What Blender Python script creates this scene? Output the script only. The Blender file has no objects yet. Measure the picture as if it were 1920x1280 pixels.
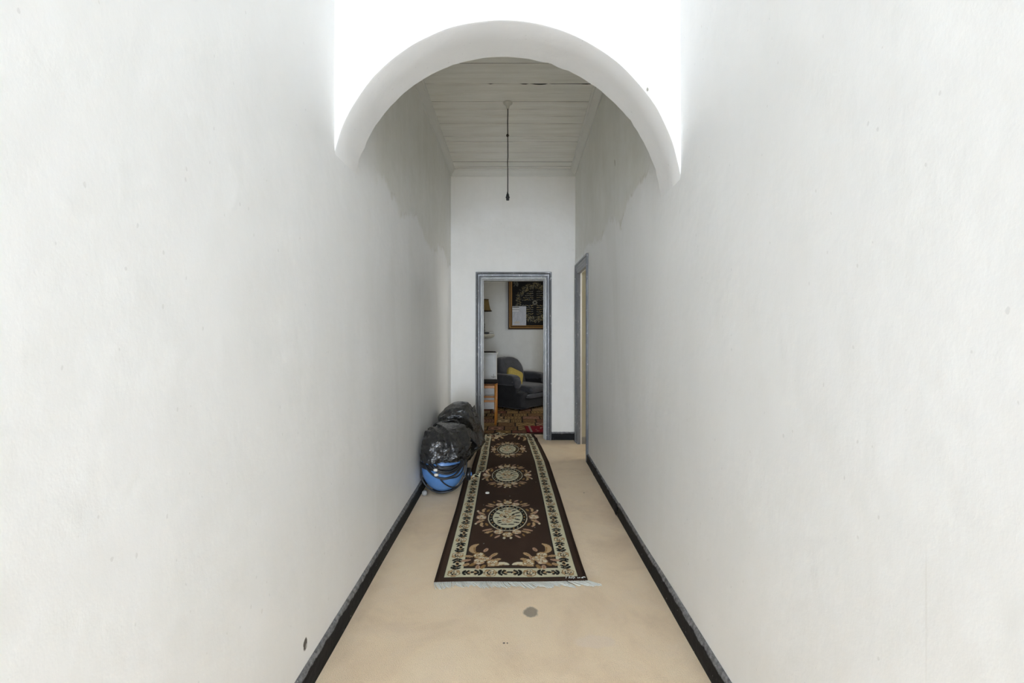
import bpy, math, random
import numpy as np
from mathutils import Vector, noise
random.seed(7)
rng = np.random.default_rng(11)
S = bpy.context.scene
C = S.collection
PI = math.pi

# ------------------------------------------------------------------ camera
F = 16 / 36 * 1920
CH = 1.36
cam_d = bpy.data.cameras.new('camera'); cam = bpy.data.objects.new('camera', cam_d); C.objects.link(cam)
cam_d.lens = 16; cam_d.sensor_width = 36; cam_d.sensor_fit = 'HORIZONTAL'
cam_d.shift_x = -2 / 1920; cam_d.shift_y = -18 / 1920; cam_d.clip_start = 0.02
cam.location = (0, 0, CH); cam.rotation_euler = (PI / 2, 0, 0)
S.camera = cam
S.view_settings.view_transform = 'Standard'; S.view_settings.look = 'None'
S.view_settings.gamma = 1; S.view_settings.use_curve_mapping = False
S.view_settings.exposure = 0.11
S.cycles.diffuse_bounces = 9; S.cycles.max_bounces = 10; S.cycles.glossy_bounces = 3; S.cycles.adaptive_threshold = 0.03      # white corridor: let the light bounce

# ------------------------------------------------------------------ world, daylight and added fill lights
w = bpy.data.worlds.new('sky'); S.world = w; w.use_nodes = True
w.node_tree.nodes['Background'].inputs[0].default_value = (0.75, 0.87, 1.0, 1)
w.node_tree.nodes['Background'].inputs[1].default_value = 1.0

def area(name, loc, rot, sx, sy, power, col=(1, 1, 1), spread=PI):
    d = bpy.data.lights.new(name, 'AREA'); d.shape = 'RECTANGLE'; d.size = sx; d.size_y = sy
    d.energy = power; d.color = col; d.spread = spread
    o = bpy.data.objects.new(name, d); C.objects.link(o); o.location = loc; o.rotation_euler = rot
    return o
# daylight through the fanlight over the glazed front door, behind the camera
area('fanlight_daylight', (0, -6.4, 2.30), (math.radians(89), 0, 0), 1.1, 0.20, 72, (0.85, 0.96, 1.13))
# daylight through the glass of the front door itself
area('front_door_daylight', (0, -6.4, 1.05), (PI / 2, 0, 0), 1.1, 1.9, 225, (0.85, 0.96, 1.13))
# unseen fill added under the entrance hall ceiling, behind the camera
area('entrance_fill_light', (0, -2.0, 3.3), (0, 0, 0), 0.9, 0.9, 3, (0.92, 0.97, 1.04))
# fill added to light the sitting room, from its windowless right-hand wall
area('sitting_room_fill_light', (2.1, 7.4, 1.7), (PI / 2, 0, PI / 2), 1.2, 1.5, 21, (1.0, 0.98, 0.93))
# unseen area light added in the side room behind the right-hand doorway
area('side_room_fill_light', (2.9, 5.2, 1.6), (PI / 2, 0, PI / 2), 1.2, 1.4, 19, (1.0, 0.97, 0.88))

# ------------------------------------------------------------------ materials
def lin(c):
    return tuple(((v / 255) / 12.92 if v / 255 <= 0.04045 else ((v / 255 + 0.055) / 1.055) ** 2.4) for v in c)

class NT:
    def __init__(s, name):
        s.m = bpy.data.materials.new(name); s.m.use_nodes = True
        s.t = s.m.node_tree; s.b = s.t.nodes['Principled BSDF']
    def n(s, typ, **kw):
        x = s.t.nodes.new('ShaderNode' + typ)
        for k, v in kw.items():
            if k.startswith('i_'):
                key = k[2:]; key = int(key) if key.isdigit() else key.replace('_', ' ')
                x.inputs[key].default_value = v
            else: setattr(x, k, v)
        return x
    def l(s, a, b): s.t.links.new(a, b)
    def coord(s, scale=(1, 1, 1)):
        g = s.n('NewGeometry'); mp = s.n('Mapping'); mp.inputs['Scale'].default_value = scale
        s.l(g.outputs['Position'], mp.inputs['Vector']); return mp.outputs[0]
    def obj(s, scale=(1, 1, 1)):
        g = s.n('TexCoord'); mp = s.n('Mapping'); mp.inputs['Scale'].default_value = scale
        s.l(g.outputs['Object'], mp.inputs['Vector']); return mp.outputs[0]
    def noise(s, vec, scale, detail=4, rough=0.55, dist=0.0):
        x = s.n('TexNoise'); x.inputs['Scale'].default_value = scale; x.inputs['Detail'].default_value = detail
        x.inputs['Roughness'].default_value = rough; x.inputs['Distortion'].default_value = dist
        s.l(vec, x.inputs['Vector']); return x.outputs['Fac']
    def ramp(s, fac, stops, interp='LINEAR'):
        r = s.n('ValToRGB'); r.color_ramp.interpolation = interp
        el = r.color_ramp.elements
        while len(el) < len(stops): el.new(0.5)
        for e, (p, c) in zip(el, stops):
            e.position = p; e.color = (*c, 1) if len(c) == 3 else c
        s.l(fac, r.inputs[0]); return r.outputs[0]
    def mix(s, fac, a, b, mode='MIX'):
        x = s.n('Mix', data_type='RGBA', blend_type=mode)
        for sock, v in ((x.inputs[0], fac), (x.inputs[6], a), (x.inputs[7], b)):
            if hasattr(v, 'is_linked'): s.l(v, sock)
            elif isinstance(v, (int, float)): sock.default_value = v
            else: sock.default_value = (*v, 1)
        return x.outputs[2]
    def math(s, op, a, b=0.0, c=0.0):
        x = s.n('Math', operation=op)
        for i, v in enumerate((a, b, c)):
            if hasattr(v, 'is_linked'): s.l(v, x.inputs[i])
            else: x.inputs[i].default_value = v
        return x.outputs[0]
    def col(s, v):
        if hasattr(v, 'is_linked'): s.l(v, s.b.inputs['Base Color'])
        else: s.b.inputs['Base Color'].default_value = (*v, 1)
    def bump(s, h, strength, dist=0.01):
        b = s.n('Bump'); b.inputs['Strength'].default_value = strength; b.inputs['Distance'].default_value = dist
        s.l(h, b.inputs['Height']); s.l(b.outputs[0], s.b.inputs['Normal'])
    def rough(s, r, spec=0.5):
        s.b.inputs['Roughness'].default_value = r; s.b.inputs['Specular IOR Level'].default_value = spec
    def blob(s, centre, radii, wob=0.5, nscale=30):
        """0..1 mask of an irregular patch round a world point"""
        g = s.n('NewGeometry'); v = s.n('VectorMath', operation='SUBTRACT'); s.l(g.outputs['Position'], v.inputs[0])
        v.inputs[1].default_value = centre
        d = s.n('VectorMath', operation='DIVIDE'); s.l(v.outputs[0], d.inputs[0]); d.inputs[1].default_value = radii
        L = s.n('VectorMath', operation='LENGTH'); s.l(d.outputs[0], L.inputs[0])
        nscale = round(min(nscale, 40) / 20) * 20 + 8
        s.cache = getattr(s, 'cache', {}); nz = s.cache.get(nscale) or s.cache.setdefault(nscale, s.noise(g.outputs['Position'], nscale, 2))
        r = s.math('ADD', L.outputs['Value'], s.math('MULTIPLY', s.math('SUBTRACT', nz, 0.5), wob * 2))
        x = s.n('MapRange'); s.l(r, x.inputs[0]); x.inputs[1].default_value = 1.0; x.inputs[2].default_value = 0.75
        x.inputs[3].default_value = 0; x.inputs[4].default_value = 1
        return x.outputs[0]

def simple(name, c, rough=0.5, spec=0.5, metal=0.0, nscale=25, var=0.18, bump=0.15, bscale=80, stretch=(1, 1, 1)):
    k = NT(name); v = k.obj(stretch)
    k.col(k.mix(k.noise(v, nscale, 4), tuple(x * (1 - var) for x in c), tuple(min(1, x * (1 + var)) for x in c)))
    k.rough(rough, spec); k.b.inputs['Metallic'].default_value = metal
    if bump: k.bump(k.noise(v, bscale, 3), bump, 0.004)
    return k.m

def wall_paint(name, base, grime, amount, marks=(), line=False):
    k = NT(name); v = k.coord(); vs = k.coord((1, 1, 0.22))
    big = k.noise(v, 1.3, 4, 0.66); streak = k.noise(vs, 6, 3, 0.65); fine = k.noise(v, 10, 3, 0.7)
    f = k.math('ADD', k.math('MULTIPLY', big, 0.5), k.math('ADD', k.math('MULTIPLY', streak, 0.3), k.math('MULTIPLY', fine, 0.2)))
    c = k.ramp(f, [(0.36, grime), (0.60, base)])
    c = k.mix(amount, base, c)
    sp = k.noise(k.coord((1, 1, 0.6)), 70, 0, 0.5)
    c = k.mix(k.ramp(sp, [(0.83, (0, 0, 0)), (0.85, (0.4, 0.4, 0.4))]), c, tuple(x * 0.75 for x in grime))
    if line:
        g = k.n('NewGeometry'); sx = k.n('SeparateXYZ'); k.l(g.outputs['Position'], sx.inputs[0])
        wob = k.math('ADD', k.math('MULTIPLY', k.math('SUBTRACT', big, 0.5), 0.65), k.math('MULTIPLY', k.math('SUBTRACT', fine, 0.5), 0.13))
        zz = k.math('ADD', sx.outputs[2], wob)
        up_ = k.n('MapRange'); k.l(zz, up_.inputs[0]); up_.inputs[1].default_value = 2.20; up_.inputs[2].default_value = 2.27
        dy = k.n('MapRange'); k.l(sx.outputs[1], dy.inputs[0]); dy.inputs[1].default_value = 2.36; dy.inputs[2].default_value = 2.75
        upper_tone = k.ramp(f, [(0.32, (0.64, 0.635, 0.56)), (0.62, (0.80, 0.80, 0.755))])  # greyer, yellower tone high on the wall, only beyond the arch
        c = k.mix(k.math('MULTIPLY', k.math('MULTIPLY', up_.outputs[0], dy.outputs[0]), 0.8), c, upper_tone)
        # patchy brown line along the lower edge of the greyer tone
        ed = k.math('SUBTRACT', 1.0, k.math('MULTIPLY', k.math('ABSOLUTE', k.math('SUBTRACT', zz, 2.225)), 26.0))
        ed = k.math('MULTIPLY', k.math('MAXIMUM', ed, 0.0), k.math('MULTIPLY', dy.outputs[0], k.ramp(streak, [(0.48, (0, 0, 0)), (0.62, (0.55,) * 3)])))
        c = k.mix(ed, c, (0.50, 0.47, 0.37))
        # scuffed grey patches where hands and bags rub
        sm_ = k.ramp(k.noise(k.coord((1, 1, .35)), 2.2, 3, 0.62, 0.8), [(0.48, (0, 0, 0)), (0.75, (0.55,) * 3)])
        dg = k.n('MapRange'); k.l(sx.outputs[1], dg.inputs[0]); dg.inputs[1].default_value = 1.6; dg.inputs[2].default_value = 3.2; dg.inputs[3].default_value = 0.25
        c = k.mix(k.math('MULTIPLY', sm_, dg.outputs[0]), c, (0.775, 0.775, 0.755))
    for (p, r, colr, wob) in marks:
        c = k.mix(k.blob(p, r, wob, 0.6 / min(r)), c, colr)
    k.col(c); k.rough(0.42, 0.45)
    h = k.math('ADD', k.math('MULTIPLY', k.noise(v, 3.5, 3, 0.6), 1.0), k.math('MULTIPLY', k.noise(k.coord((1, 1, .6)), 60, 3, 0.7), 0.075))
    k.bump(h, 0.35, 0.02)
    return k.m

M = {}
WB, WG = (0.895, 0.90, 0.90), (0.85, 0.85, 0.835)
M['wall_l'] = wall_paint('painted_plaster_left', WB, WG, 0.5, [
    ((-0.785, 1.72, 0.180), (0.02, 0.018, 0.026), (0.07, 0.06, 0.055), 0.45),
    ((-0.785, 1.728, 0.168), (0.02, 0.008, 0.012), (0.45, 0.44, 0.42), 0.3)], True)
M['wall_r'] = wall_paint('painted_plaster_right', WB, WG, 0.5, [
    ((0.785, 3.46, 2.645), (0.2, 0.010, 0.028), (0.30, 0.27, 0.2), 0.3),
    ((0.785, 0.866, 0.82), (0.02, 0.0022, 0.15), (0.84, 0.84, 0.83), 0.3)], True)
M['wall_arch'] = wall_paint('painted_plaster_arch', (0.84, 0.84, 0.835), (0.80, 0.80, 0.79), 0.4, [
    ((0.625, 2.12, 2.487), (0.006, 0.1, 0.012), (0.25, 0.24, 0.2), 0.4)])
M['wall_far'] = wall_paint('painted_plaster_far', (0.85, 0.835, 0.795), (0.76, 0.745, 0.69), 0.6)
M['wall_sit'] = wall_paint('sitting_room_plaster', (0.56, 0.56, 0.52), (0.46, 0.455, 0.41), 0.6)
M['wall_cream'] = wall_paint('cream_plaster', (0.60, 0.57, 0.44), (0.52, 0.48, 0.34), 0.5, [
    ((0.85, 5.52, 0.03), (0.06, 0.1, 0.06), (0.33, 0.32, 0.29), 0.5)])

def ceiling_mat():
    k = NT('painted_boards'); v = k.coord((0.35, 3, 1))
    c = k.ramp(k.noise(v, 5, 5, 0.6), [(0.3, (0.76, 0.75, 0.69)), (0.65, (0.88, 0.875, 0.83))])
    k.col(c); k.rough(0.5, 0.4); k.bump(k.noise(k.coord((0.3, 8, 1)), 9, 4), 0.4, 0.006); return k.m
M['ceil'] = ceiling_mat()
M['dark'] = simple('dark_void', (0.02, 0.018, 0.015), 0.9, 0.1)
M['cornice'] = simple('cornice_paint', (0.72, 0.72, 0.68), 0.5, 0.4, nscale=6, var=0.06, bscale=30)

def carpet_mat():
    k = NT('beige_carpet'); v = k.coord()
    c = k.ramp(k.noise(v, 2.2, 4, 0.65, 0.5), [(0.30, (0.77, 0.60, 0.42)), (0.5, (0.89, 0.715, 0.505)), (0.72, (0.92, 0.765, 0.56))])
    c = k.mix(k.ramp(k.noise(v, 5.5, 4, 0.7), [(0.5, (0, 0, 0)), (0.75, (0.7, 0.7, 0.7))]), c, (0.86, 0.70, 0.53))
    tuft = k.noise(v, 240, 2, 0.6)
    c = k.mix(0.5, c, k.ramp(tuft, [(0.3, (0.80, 0.80, 0.80)), (0.6, (1.0, 1.0, 1.0))]), 'MULTIPLY')
    for p, r, colr, wb in [((0.085, 2.21, 0), (0.042, 0.045, 1), (0.36, 0.30, 0.22), 0.35),
                       ((-0.04, 1.99, 0), (0.006, 0.006, 1), (0.16, 0.12, 0.09), 0.3),
                       ((-0.025, 1.99, 0), (0.004, 0.004, 1), (0.16, 0.12, 0.09), 0.3),
                       ((0.35, 2.0, 0), (0.1, 0.05, 1), (0.84, 0.69, 0.53), 0.8),
                       ((-0.415, 2.85, 0), (0.006, 0.008, 1), (0.13, 0.10, 0.08), 0.3),
                       ((0.60, 3.85, 0), (0.006, 0.008, 1), (0.13, 0.10, 0.08), 0.3)]:
        k_ = k.blob(p, r, wb, 0.5 / min(r)); c = k.mix(k_, c, colr)
    k.col(c); k.rough(0.95, 0.1)
    k.bump(k.math('ADD', tuft, k.math('MULTIPLY', k.noise(v, 14, 3), 1.2)), 0.7, 0.006)
    k.b.inputs['Sheen Weight'].default_value = 0.15
    return k.m
M['carpet'] = carpet_mat()

def base_mat():
    k = NT('black_skirting_paint'); g = k.n('NewGeometry'); v = k.coord()
    sx = k.n('SeparateXYZ'); k.l(g.outputs['Position'], sx.inputs[0])
    z = k.math('ADD', sx.outputs[2], k.math('MULTIPLY', k.math('SUBTRACT', k.noise(k.coord((1, 1, 1)), 14, 5, 0.7), 0.5), 0.03))
    top = k.ramp(z, [(0.0795, (0, 0, 0)), (0.0825, (1, 1, 1))])
    grey = k.ramp(k.noise(v, 45, 5, 0.7), [(0.35, (0.10, 0.10, 0.105)), (0.62, (0.27, 0.27, 0.275))])
    c = k.mix(top, (0.010, 0.010, 0.011), grey)
    c = k.mix(k.ramp(k.noise(v, 55, 3, 0.6), [(0.70, (0, 0, 0)), (0.735, (1, 1, 1))]), c, (0.42, 0.42, 0.41))
    k.col(c); k.rough(0.6, 0.15); k.bump(k.noise(v, 30, 4), 0.4, 0.006); return k.m
M['base'] = base_mat()

def frame_mat(name, c, wear):
    k = NT(name); v = k.coord((1, 1, 0.3))
    cc = k.ramp(k.noise(v, 22, 5, 0.7), [(0.35, tuple(x * 0.82 for x in c)), (0.65, tuple(min(1, x * 1.15) for x in c))])
    cc = k.mix(k.ramp(k.noise(k.coord((1, 1, 0.35)), 60, 4, 0.7), [(0.635, (0, 0, 0)), (0.67, (wear,) * 3)]), cc, (0.72, 0.72, 0.71))
    k.col(cc); k.rough(0.3, 0.5); k.bump(k.noise(v, 60, 3), 0.3, 0.003); return k.m
M['frame'] = frame_mat('grey_gloss_frame', (0.15, 0.155, 0.165), 1.0)
M['jamb'] = frame_mat('pale_grey_jamb', (0.42, 0.43, 0.42), 0.4)

def bag_mat(name, dust):
    k = NT(name); v = k.coord()
    k.col(k.ramp(k.noise(v, 9, 6, 0.7), [(0.45, (0.008, 0.008, 0.009)), (0.78, dust)]))
    k.l(k.ramp(k.noise(v, 12, 4), [(0.3, (0.14,) * 3), (0.7, (0.30,) * 3)]), k.b.inputs['Roughness'])
    k.b.inputs['Specular IOR Level'].default_value = 0.9
    a = k.noise(v, 22, 5, 0.62, 1.2); vo = k.n('TexVoronoi', feature='F1'); vo.inputs['Scale'].default_value = 26
    dv = k.n('VectorMath', operation='ADD'); k.l(v, dv.inputs[0])
    nz = k.n('TexNoise'); nz.inputs['Scale'].default_value = 14; k.l(v, nz.inputs['Vector'])
    sc = k.n('VectorMath', operation='SCALE'); k.l(nz.outputs['Color'], sc.inputs[0]); sc.inputs['Scale'].default_value = 0.12
    k.l(sc.outputs[0], dv.inputs[1]); k.l(dv.outputs[0], vo.inputs['Vector'])
    k.bump(k.math('ADD', a, k.math('MULTIPLY', vo.outputs['Distance'], 0.8)), 0.42, 0.014)
    return k.m
M['bag'] = bag_mat('shiny_black_plastic', (0.018, 0.018, 0.019))
M['bag_dusty'] = bag_mat('dusty_black_plastic', (0.055, 0.055, 0.055))
M['blue'] = simple('blue_plastic', (0.105, 0.255, 0.56), 0.38, 0.5, nscale=5, var=0.10, bump=0.08)
M['blackp'] = simple('black_plastic', (0.018, 0.018, 0.02), 0.35, 0.5)
M['hose'] = simple('black_rubber', (0.022, 0.023, 0.026), 0.38, 0.5)
M['whitep'] = simple('white_plastic', (0.72, 0.71, 0.66), 0.4, 0.5, var=0.08)
M['greyp'] = simple('grey_plastic', (0.42, 0.41, 0.39), 0.5, 0.4)
M['cord'] = simple('brown_black_cord', (0.022, 0.016, 0.012), 0.6, 0.3, bscale=300, bump=0.5)
M['rosec'] = simple('cream_ceiling_rose', (0.60, 0.59, 0.53), 0.4, 0.5)
M['armchair'] = simple('charcoal_velvet', (0.050, 0.051, 0.057), 0.75, 0.25, nscale=9, var=0.5, bump=0.6, bscale=28)
M['armchair'].node_tree.nodes['Principled BSDF'].inputs['Sheen Weight'].default_value = 0.25
M['armdark'] = simple('dark_velvet', (0.019, 0.019, 0.021), 0.7, 0.25, nscale=9, var=0.5, bump=0.6, bscale=28)
M['armdark'].node_tree.nodes['Principled BSDF'].inputs['Sheen Weight'].default_value = 0.12
M['yellow'] = simple('mustard_fabric', (0.38, 0.29, 0.075), 0.85, 0.2, nscale=40, var=0.35, bump=0.5, bscale=60)
M['white_furn'] = simple('white_furniture_paint', (0.66, 0.67, 0.65), 0.45, 0.4, nscale=14, var=0.05)
M['pine'] = simple('orange_varnished_wood', (0.50, 0.20, 0.035), 0.35, 0.5, nscale=9, var=0.3, stretch=(1, 1, 0.1))
M['pad'] = simple('dark_seat_cloth', (0.012, 0.010, 0.010), 0.8, 0.2)
M['shelfw'] = simple('chalky_white_shelf', (0.55, 0.53, 0.46), 0.6, 0.3, nscale=30, var=0.25)
M['shade'] = simple('tan_lamp_shade', (0.16, 0.115, 0.045), 0.8, 0.2, nscale=30, var=0.3)
M['trimd'] = simple('dark_shade_trim', (0.030, 0.020, 0.010), 0.8, 0.2)
M['iron'] = simple('dark_lamp_stand', (0.014, 0.012, 0.010), 0.4, 0.5)
M['gold'] = simple('old_gold_frame', (0.42, 0.22, 0.05), 0.42, 0.5, metal=0.35, nscale=50, var=0.35, bump=0.4)
M['golddark'] = simple('dark_bronze_frame', (0.05, 0.026, 0.010), 0.45, 0.5, metal=0.2, nscale=50, var=0.4)
M['fringe'] = simple('off_white_fringe', (0.60, 0.61, 0.57), 0.9, 0.1, nscale=60, var=0.2)
M['clothw'] = simple('white_cloth', (0.70, 0.70, 0.68), 0.8, 0.2)

def attr_mat(name, rough=0.9, spec=0.15, tuft=260, bump=0.5, mot=0.35):
    k = NT(name); a = k.n('Attribute', attribute_name='pattern'); v = k.coord()
    t = k.noise(v, tuft, 2, 0.6)
    c = k.mix(mot, a.outputs['Color'], k.ramp(t, [(0.3, (0.45,) * 3), (0.65, (1.15,) * 3)]), 'MULTIPLY')
    k.col(c); k.rough(rough, spec)
    if bump: k.bump(t, bump, 0.003)
    return k.m
M['rug'] = attr_mat('woven_rug_pile')
M['print'] = attr_mat('print_under_glass', 0.6, 0.12, 60, 0.0, 0.1)
M['paper'] = attr_mat('printed_paper', 0.5, 0.3, 60, 0.0, 0.1)

def patch_carpet():
    k = NT('patterned_patchwork_carpet'); v = k.coord()
    br = k.n('TexBrick'); br.inputs['Scale'].default_value = 1.0; k.l(v, br.inputs['Vector'])
    br.inputs['Brick Width'].default_value = 0.27; br.inputs['Row Height'].default_value = 0.26
    br.inputs['Mortar Size'].default_value = 0.012; br.inputs['Mortar Smooth'].default_value = 0.3
    br.inputs['Color1'].default_value = (0.15, 0.085, 0.055, 1); br.inputs['Color2'].default_value = (0.30, 0.21, 0.10, 1)
    br.inputs['Mortar'].default_value = (0.03, 0.018, 0.012, 1); br.offset = 0.5
    ck = k.n('TexVoronoi', feature='F1', distance='CHEBYCHEV'); ck.inputs['Scale'].default_value = 22; k.l(v, ck.inputs['Vector'])
    ed = k.n('TexVoronoi', feature='DISTANCE_TO_EDGE'); ed.inputs['Scale'].default_value = 15; k.l(v, ed.inputs['Vector'])
    c = k.mix(k.ramp(ck.outputs['Distance'], [(0.35, (0, 0, 0)), (0.55, (0.85,) * 3)]), br.outputs[0], (0.045, 0.026, 0.018))
    c = k.mix(k.ramp(ed.outputs['Distance'], [(0.02, (0.8,) * 3), (0.07, (0, 0, 0))]), c, (0.34, 0.26, 0.13))
    c = k.mix(k.ramp(k.noise(v, 4.5, 2), [(0.45, (0, 0, 0)), (0.6, (0.6,) * 3)]), c, (0.24, 0.075, 0.05), 'MIX')
    c = k.mix(k.ramp(k.noise(v, 26, 2), [(0.5, (0, 0, 0)), (0.62, (0.7,) * 3)]), c, (0.02, 0.012, 0.01))
    k.col(c); k.rough(0.95, 0.1); k.bump(k.noise(v, 200, 2), 0.5, 0.004); return k.m
M['patch'] = patch_carpet()

# ------------------------------------------------------------------ mesh helpers
class MB:
    def __init__(s): s.v = []; s.f = []
    def add(s, vs, fs):
        n = len(s.v); s.v += [tuple(p) for p in vs]; s.f += [tuple(i + n for i in f) for f in fs]; return s
    def box(s, x0, x1, y0, y1, z0, z1):
        return s.add([(x0, y0, z0), (x1, y0, z0), (x1, y1, z0), (x0, y1, z0), (x0, y0, z1), (x1, y0, z1), (x1, y1, z1), (x0, y1, z1)],
                     [(0, 3, 2, 1), (4, 5, 6, 7), (0, 1, 5, 4), (1, 2, 6, 5), (2, 3, 7, 6), (3, 0, 4, 7)])
    def grid(s, fn, nu, nv, closeu=False, flip=False):
        vs = [fn(i / nu, j / nv) for j in range(nv + 1) for i in range(nu + (0 if closeu else 1))]
        w_ = nu if closeu else nu + 1; fs = []
        for j in range(nv):
            for i in range(nu):
                a = j * w_ + i; b = j * w_ + (i + 1) % w_ if closeu else a + 1
                c = b + w_; d = a + w_
                fs.append((a, d, c, b) if flip else (a, b, c, d))
        return s.add(vs, fs)
    def tube(s, pts, r, n=8, cap=True):
        pts = [Vector(p) for p in pts]; N = len(pts); vs = []; fs = []
        up = Vector((0, 0, 1)); prev = None
        for i, p in enumerate(pts):
            t = (pts[min(i + 1, N - 1)] - pts[max(i - 1, 0)])
            t = t.normalized() if t.length > 1e-9 else Vector((0, 0, 1))
            if prev is None:
                a = t.cross(up) if abs(t.z) < 0.95 else t.cross(Vector((1, 0, 0)))
            else: a = prev - t * prev.dot(t)
            a.normalize(); b = t.cross(a); prev = a
            rr = r(i / (N - 1)) if callable(r) else r
            for k in range(n):
                an = 2 * PI * k / n; vs.append(p + a * math.cos(an) * rr + b * math.sin(an) * rr)
        for i in range(N - 1):
            for k in range(n):
                fs.append((i * n + k, i * n + (k + 1) % n, (i + 1) * n + (k + 1) % n, (i + 1) * n + k))
        if cap: fs.append(tuple(range(n - 1, -1, -1))); fs.append(tuple((N - 1) * n + k for k in range(n)))
        return s.add(vs, fs)
    def lathe(s, prof, c, n=32):
        """prof: (radius, z) from bottom to top"""
        vs = [(c[0] + r * math.cos(2 * PI * k / n), c[1] + r * math.sin(2 * PI * k / n), c[2] + z) for r, z in prof for k in range(n)]
        fs = [(j * n + k, j * n + (k + 1) % n, (j + 1) * n + (k + 1) % n, (j + 1) * n + k) for j in range(len(prof) - 1) for k in range(n)]
        fs.append(tuple(range(n - 1, -1, -1))); fs.append(tuple((len(prof) - 1) * n + k for k in range(n)))
        return s.add(vs, fs)
    def soft(s, c, size, e1=0.35, e2=0.35, nu=40, nv=24, wr=0.0, seed=0.0, fn=None):
        """cushion: superellipsoid of full size `size`"""
        def sp(v_, e): return math.copysign(abs(v_) ** e, v_)
        def f(u, v_):
            th = 2 * PI * u; ph = -PI / 2 + PI * v_
            x = sp(math.cos(ph), e1) * sp(math.cos(th), e2); y = sp(math.cos(ph), e1) * sp(math.sin(th), e2); z = sp(math.sin(ph), e1)
            p = Vector((x * size[0] / 2, y * size[1] / 2, z * size[2] / 2))
            if wr:
                n_ = noise.fractal(Vector((p.x * 9 + seed, p.y * 9, p.z * 9)), 0.8, 2.0, 3)
                p *= 1 + n_ * wr
            if fn: p = fn(p)
            return (c[0] + p.x, c[1] + p.y, c[2] + p.z)
        return s.grid(f, nu, nv, closeu=True)
    def mesh(s, name, smooth=True):
        m = bpy.data.meshes.new(name); m.from_pydata(s.v, [], s.f); m.validate(); m.update()
        if smooth: m.polygons.foreach_set('use_smooth', [True] * len(m.polygons))
        return m

def wloc(o):
    p = Vector((0, 0, 0))
    while o is not None: p += o.location; o = o.parent
    return p
def obj(name, mb, mat, parent=None, smooth=False, local=False, bevel=0, auto=None, base=None, label=None):
    """one mesh object. Vertices are in world space unless local; base sets the object's own origin"""
    me = mb.mesh(name, smooth or auto is not None) if isinstance(mb, MB) else mb
    o = bpy.data.objects.new(name, me); C.objects.link(o)
    if not local:
        off = wloc(parent) if parent else Vector((0, 0, 0))
        b = Vector(base) if base is not None else off
        co = np.empty(len(me.vertices) * 3, dtype=np.float32); me.vertices.foreach_get('co', co)
        co = co.reshape(-1, 3) - np.array(b, dtype=np.float32); me.vertices.foreach_set('co', co.ravel())
        o.location = b - off
    if parent: o.parent = parent
    if mat: me.materials.append(mat)
    if bevel:
        bv = o.modifiers.new('bevel', 'BEVEL'); bv.width = bevel; bv.segments = 2; bv.limit_method = 'ANGLE'
    if auto is not None and hasattr(me, 'set_sharp_from_angle'): me.set_sharp_from_angle(angle=math.radians(auto))
    if label: o['label'] = label
    return o
def thing(name, label, cat, loc, rotz=0, group=None):
    o = bpy.data.objects.new(name, None); C.objects.link(o); o.location = loc; o.rotation_euler = (0, 0, rotz)
    o.empty_display_size = 0.1; o['label'] = label; o['category'] = cat
    if group: o['group'] = group
    return o
def tag(o, label, cat, group=None):
    o['label'] = label; o['category'] = cat
    if group: o['group'] = group
    return o
def struct(name, mb, mat, label=None, cat=None, **kw):
    o = obj(name, mb, mat, **kw); o['kind'] = 'structure'
    if label: o['label'] = label
    if cat: o['category'] = cat
    return o
def at(px, py, Y=None, z=0.0):
    """a pixel of the photograph to a point: on the floor height z, or at distance Y"""
    if Y is None: Y = F * (CH - z) / (py - 622)
    s_ = Y / F; return Vector(((px - 962) * s_, Y, CH - (py - 622) * s_))
def interp(t, xs, ys): return float(np.interp(t, xs, ys))
def spline(P, n=12, closed=False):
    P = [Vector(p) for p in P]; out = []; N = len(P)
    rngk = range(N) if closed else range(N - 1)
    for i in rngk:
        if closed: p0, p1, p2, p3 = P[(i - 1) % N], P[i], P[(i + 1) % N], P[(i + 2) % N]
        else: p0, p1, p2, p3 = P[max(i - 1, 0)], P[i], P[i + 1], P[min(i + 2, N - 1)]
        for k in range(n):
            t = k / n
            out.append(0.5 * ((2 * p1) + (-p0 + p2) * t + (2 * p0 - 5 * p1 + 4 * p2 - p3) * t * t + (-p0 + 3 * p1 - 3 * p2 + p3) * t ** 3))
    if not closed: out.append(P[-1])
    return out

# ------------------------------------------------------------------ the setting
HW, HF, HC = 0.785, 5.74, 3.40        # half width, far wall, ceiling height
Y0 = -6.50                            # the front door's wall, behind the camera
FD = (-0.404, 0.417, 2.046)           # far doorway: left, right, head
RD = (4.86, 5.52, 2.075)              # right doorway: near, far, head
TH = 0.30

struct('floor', MB().box(-HW - .1, HW + .1, Y0 - .1, 6.04, -.06, 0).box(HW + .1, 3.1, 3.4, 5.9, -.06, 0), M['carpet'], 'worn beige carpet of the corridor', 'floor')

# left wall
b = MB()
b.grid(lambda u, v: (-HW + 0.004 * noise.noise(Vector((0, u * 12, v * 5))), Y0 + (HF - Y0) * u, HC * v), 60, 24)
b.box(-HW - .12, -HW - .008, Y0, HF + .005, 0, HC)
struct('wall_left', b, M['wall_l'], 'long white plaster wall on the left', 'wall', smooth=True)

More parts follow.
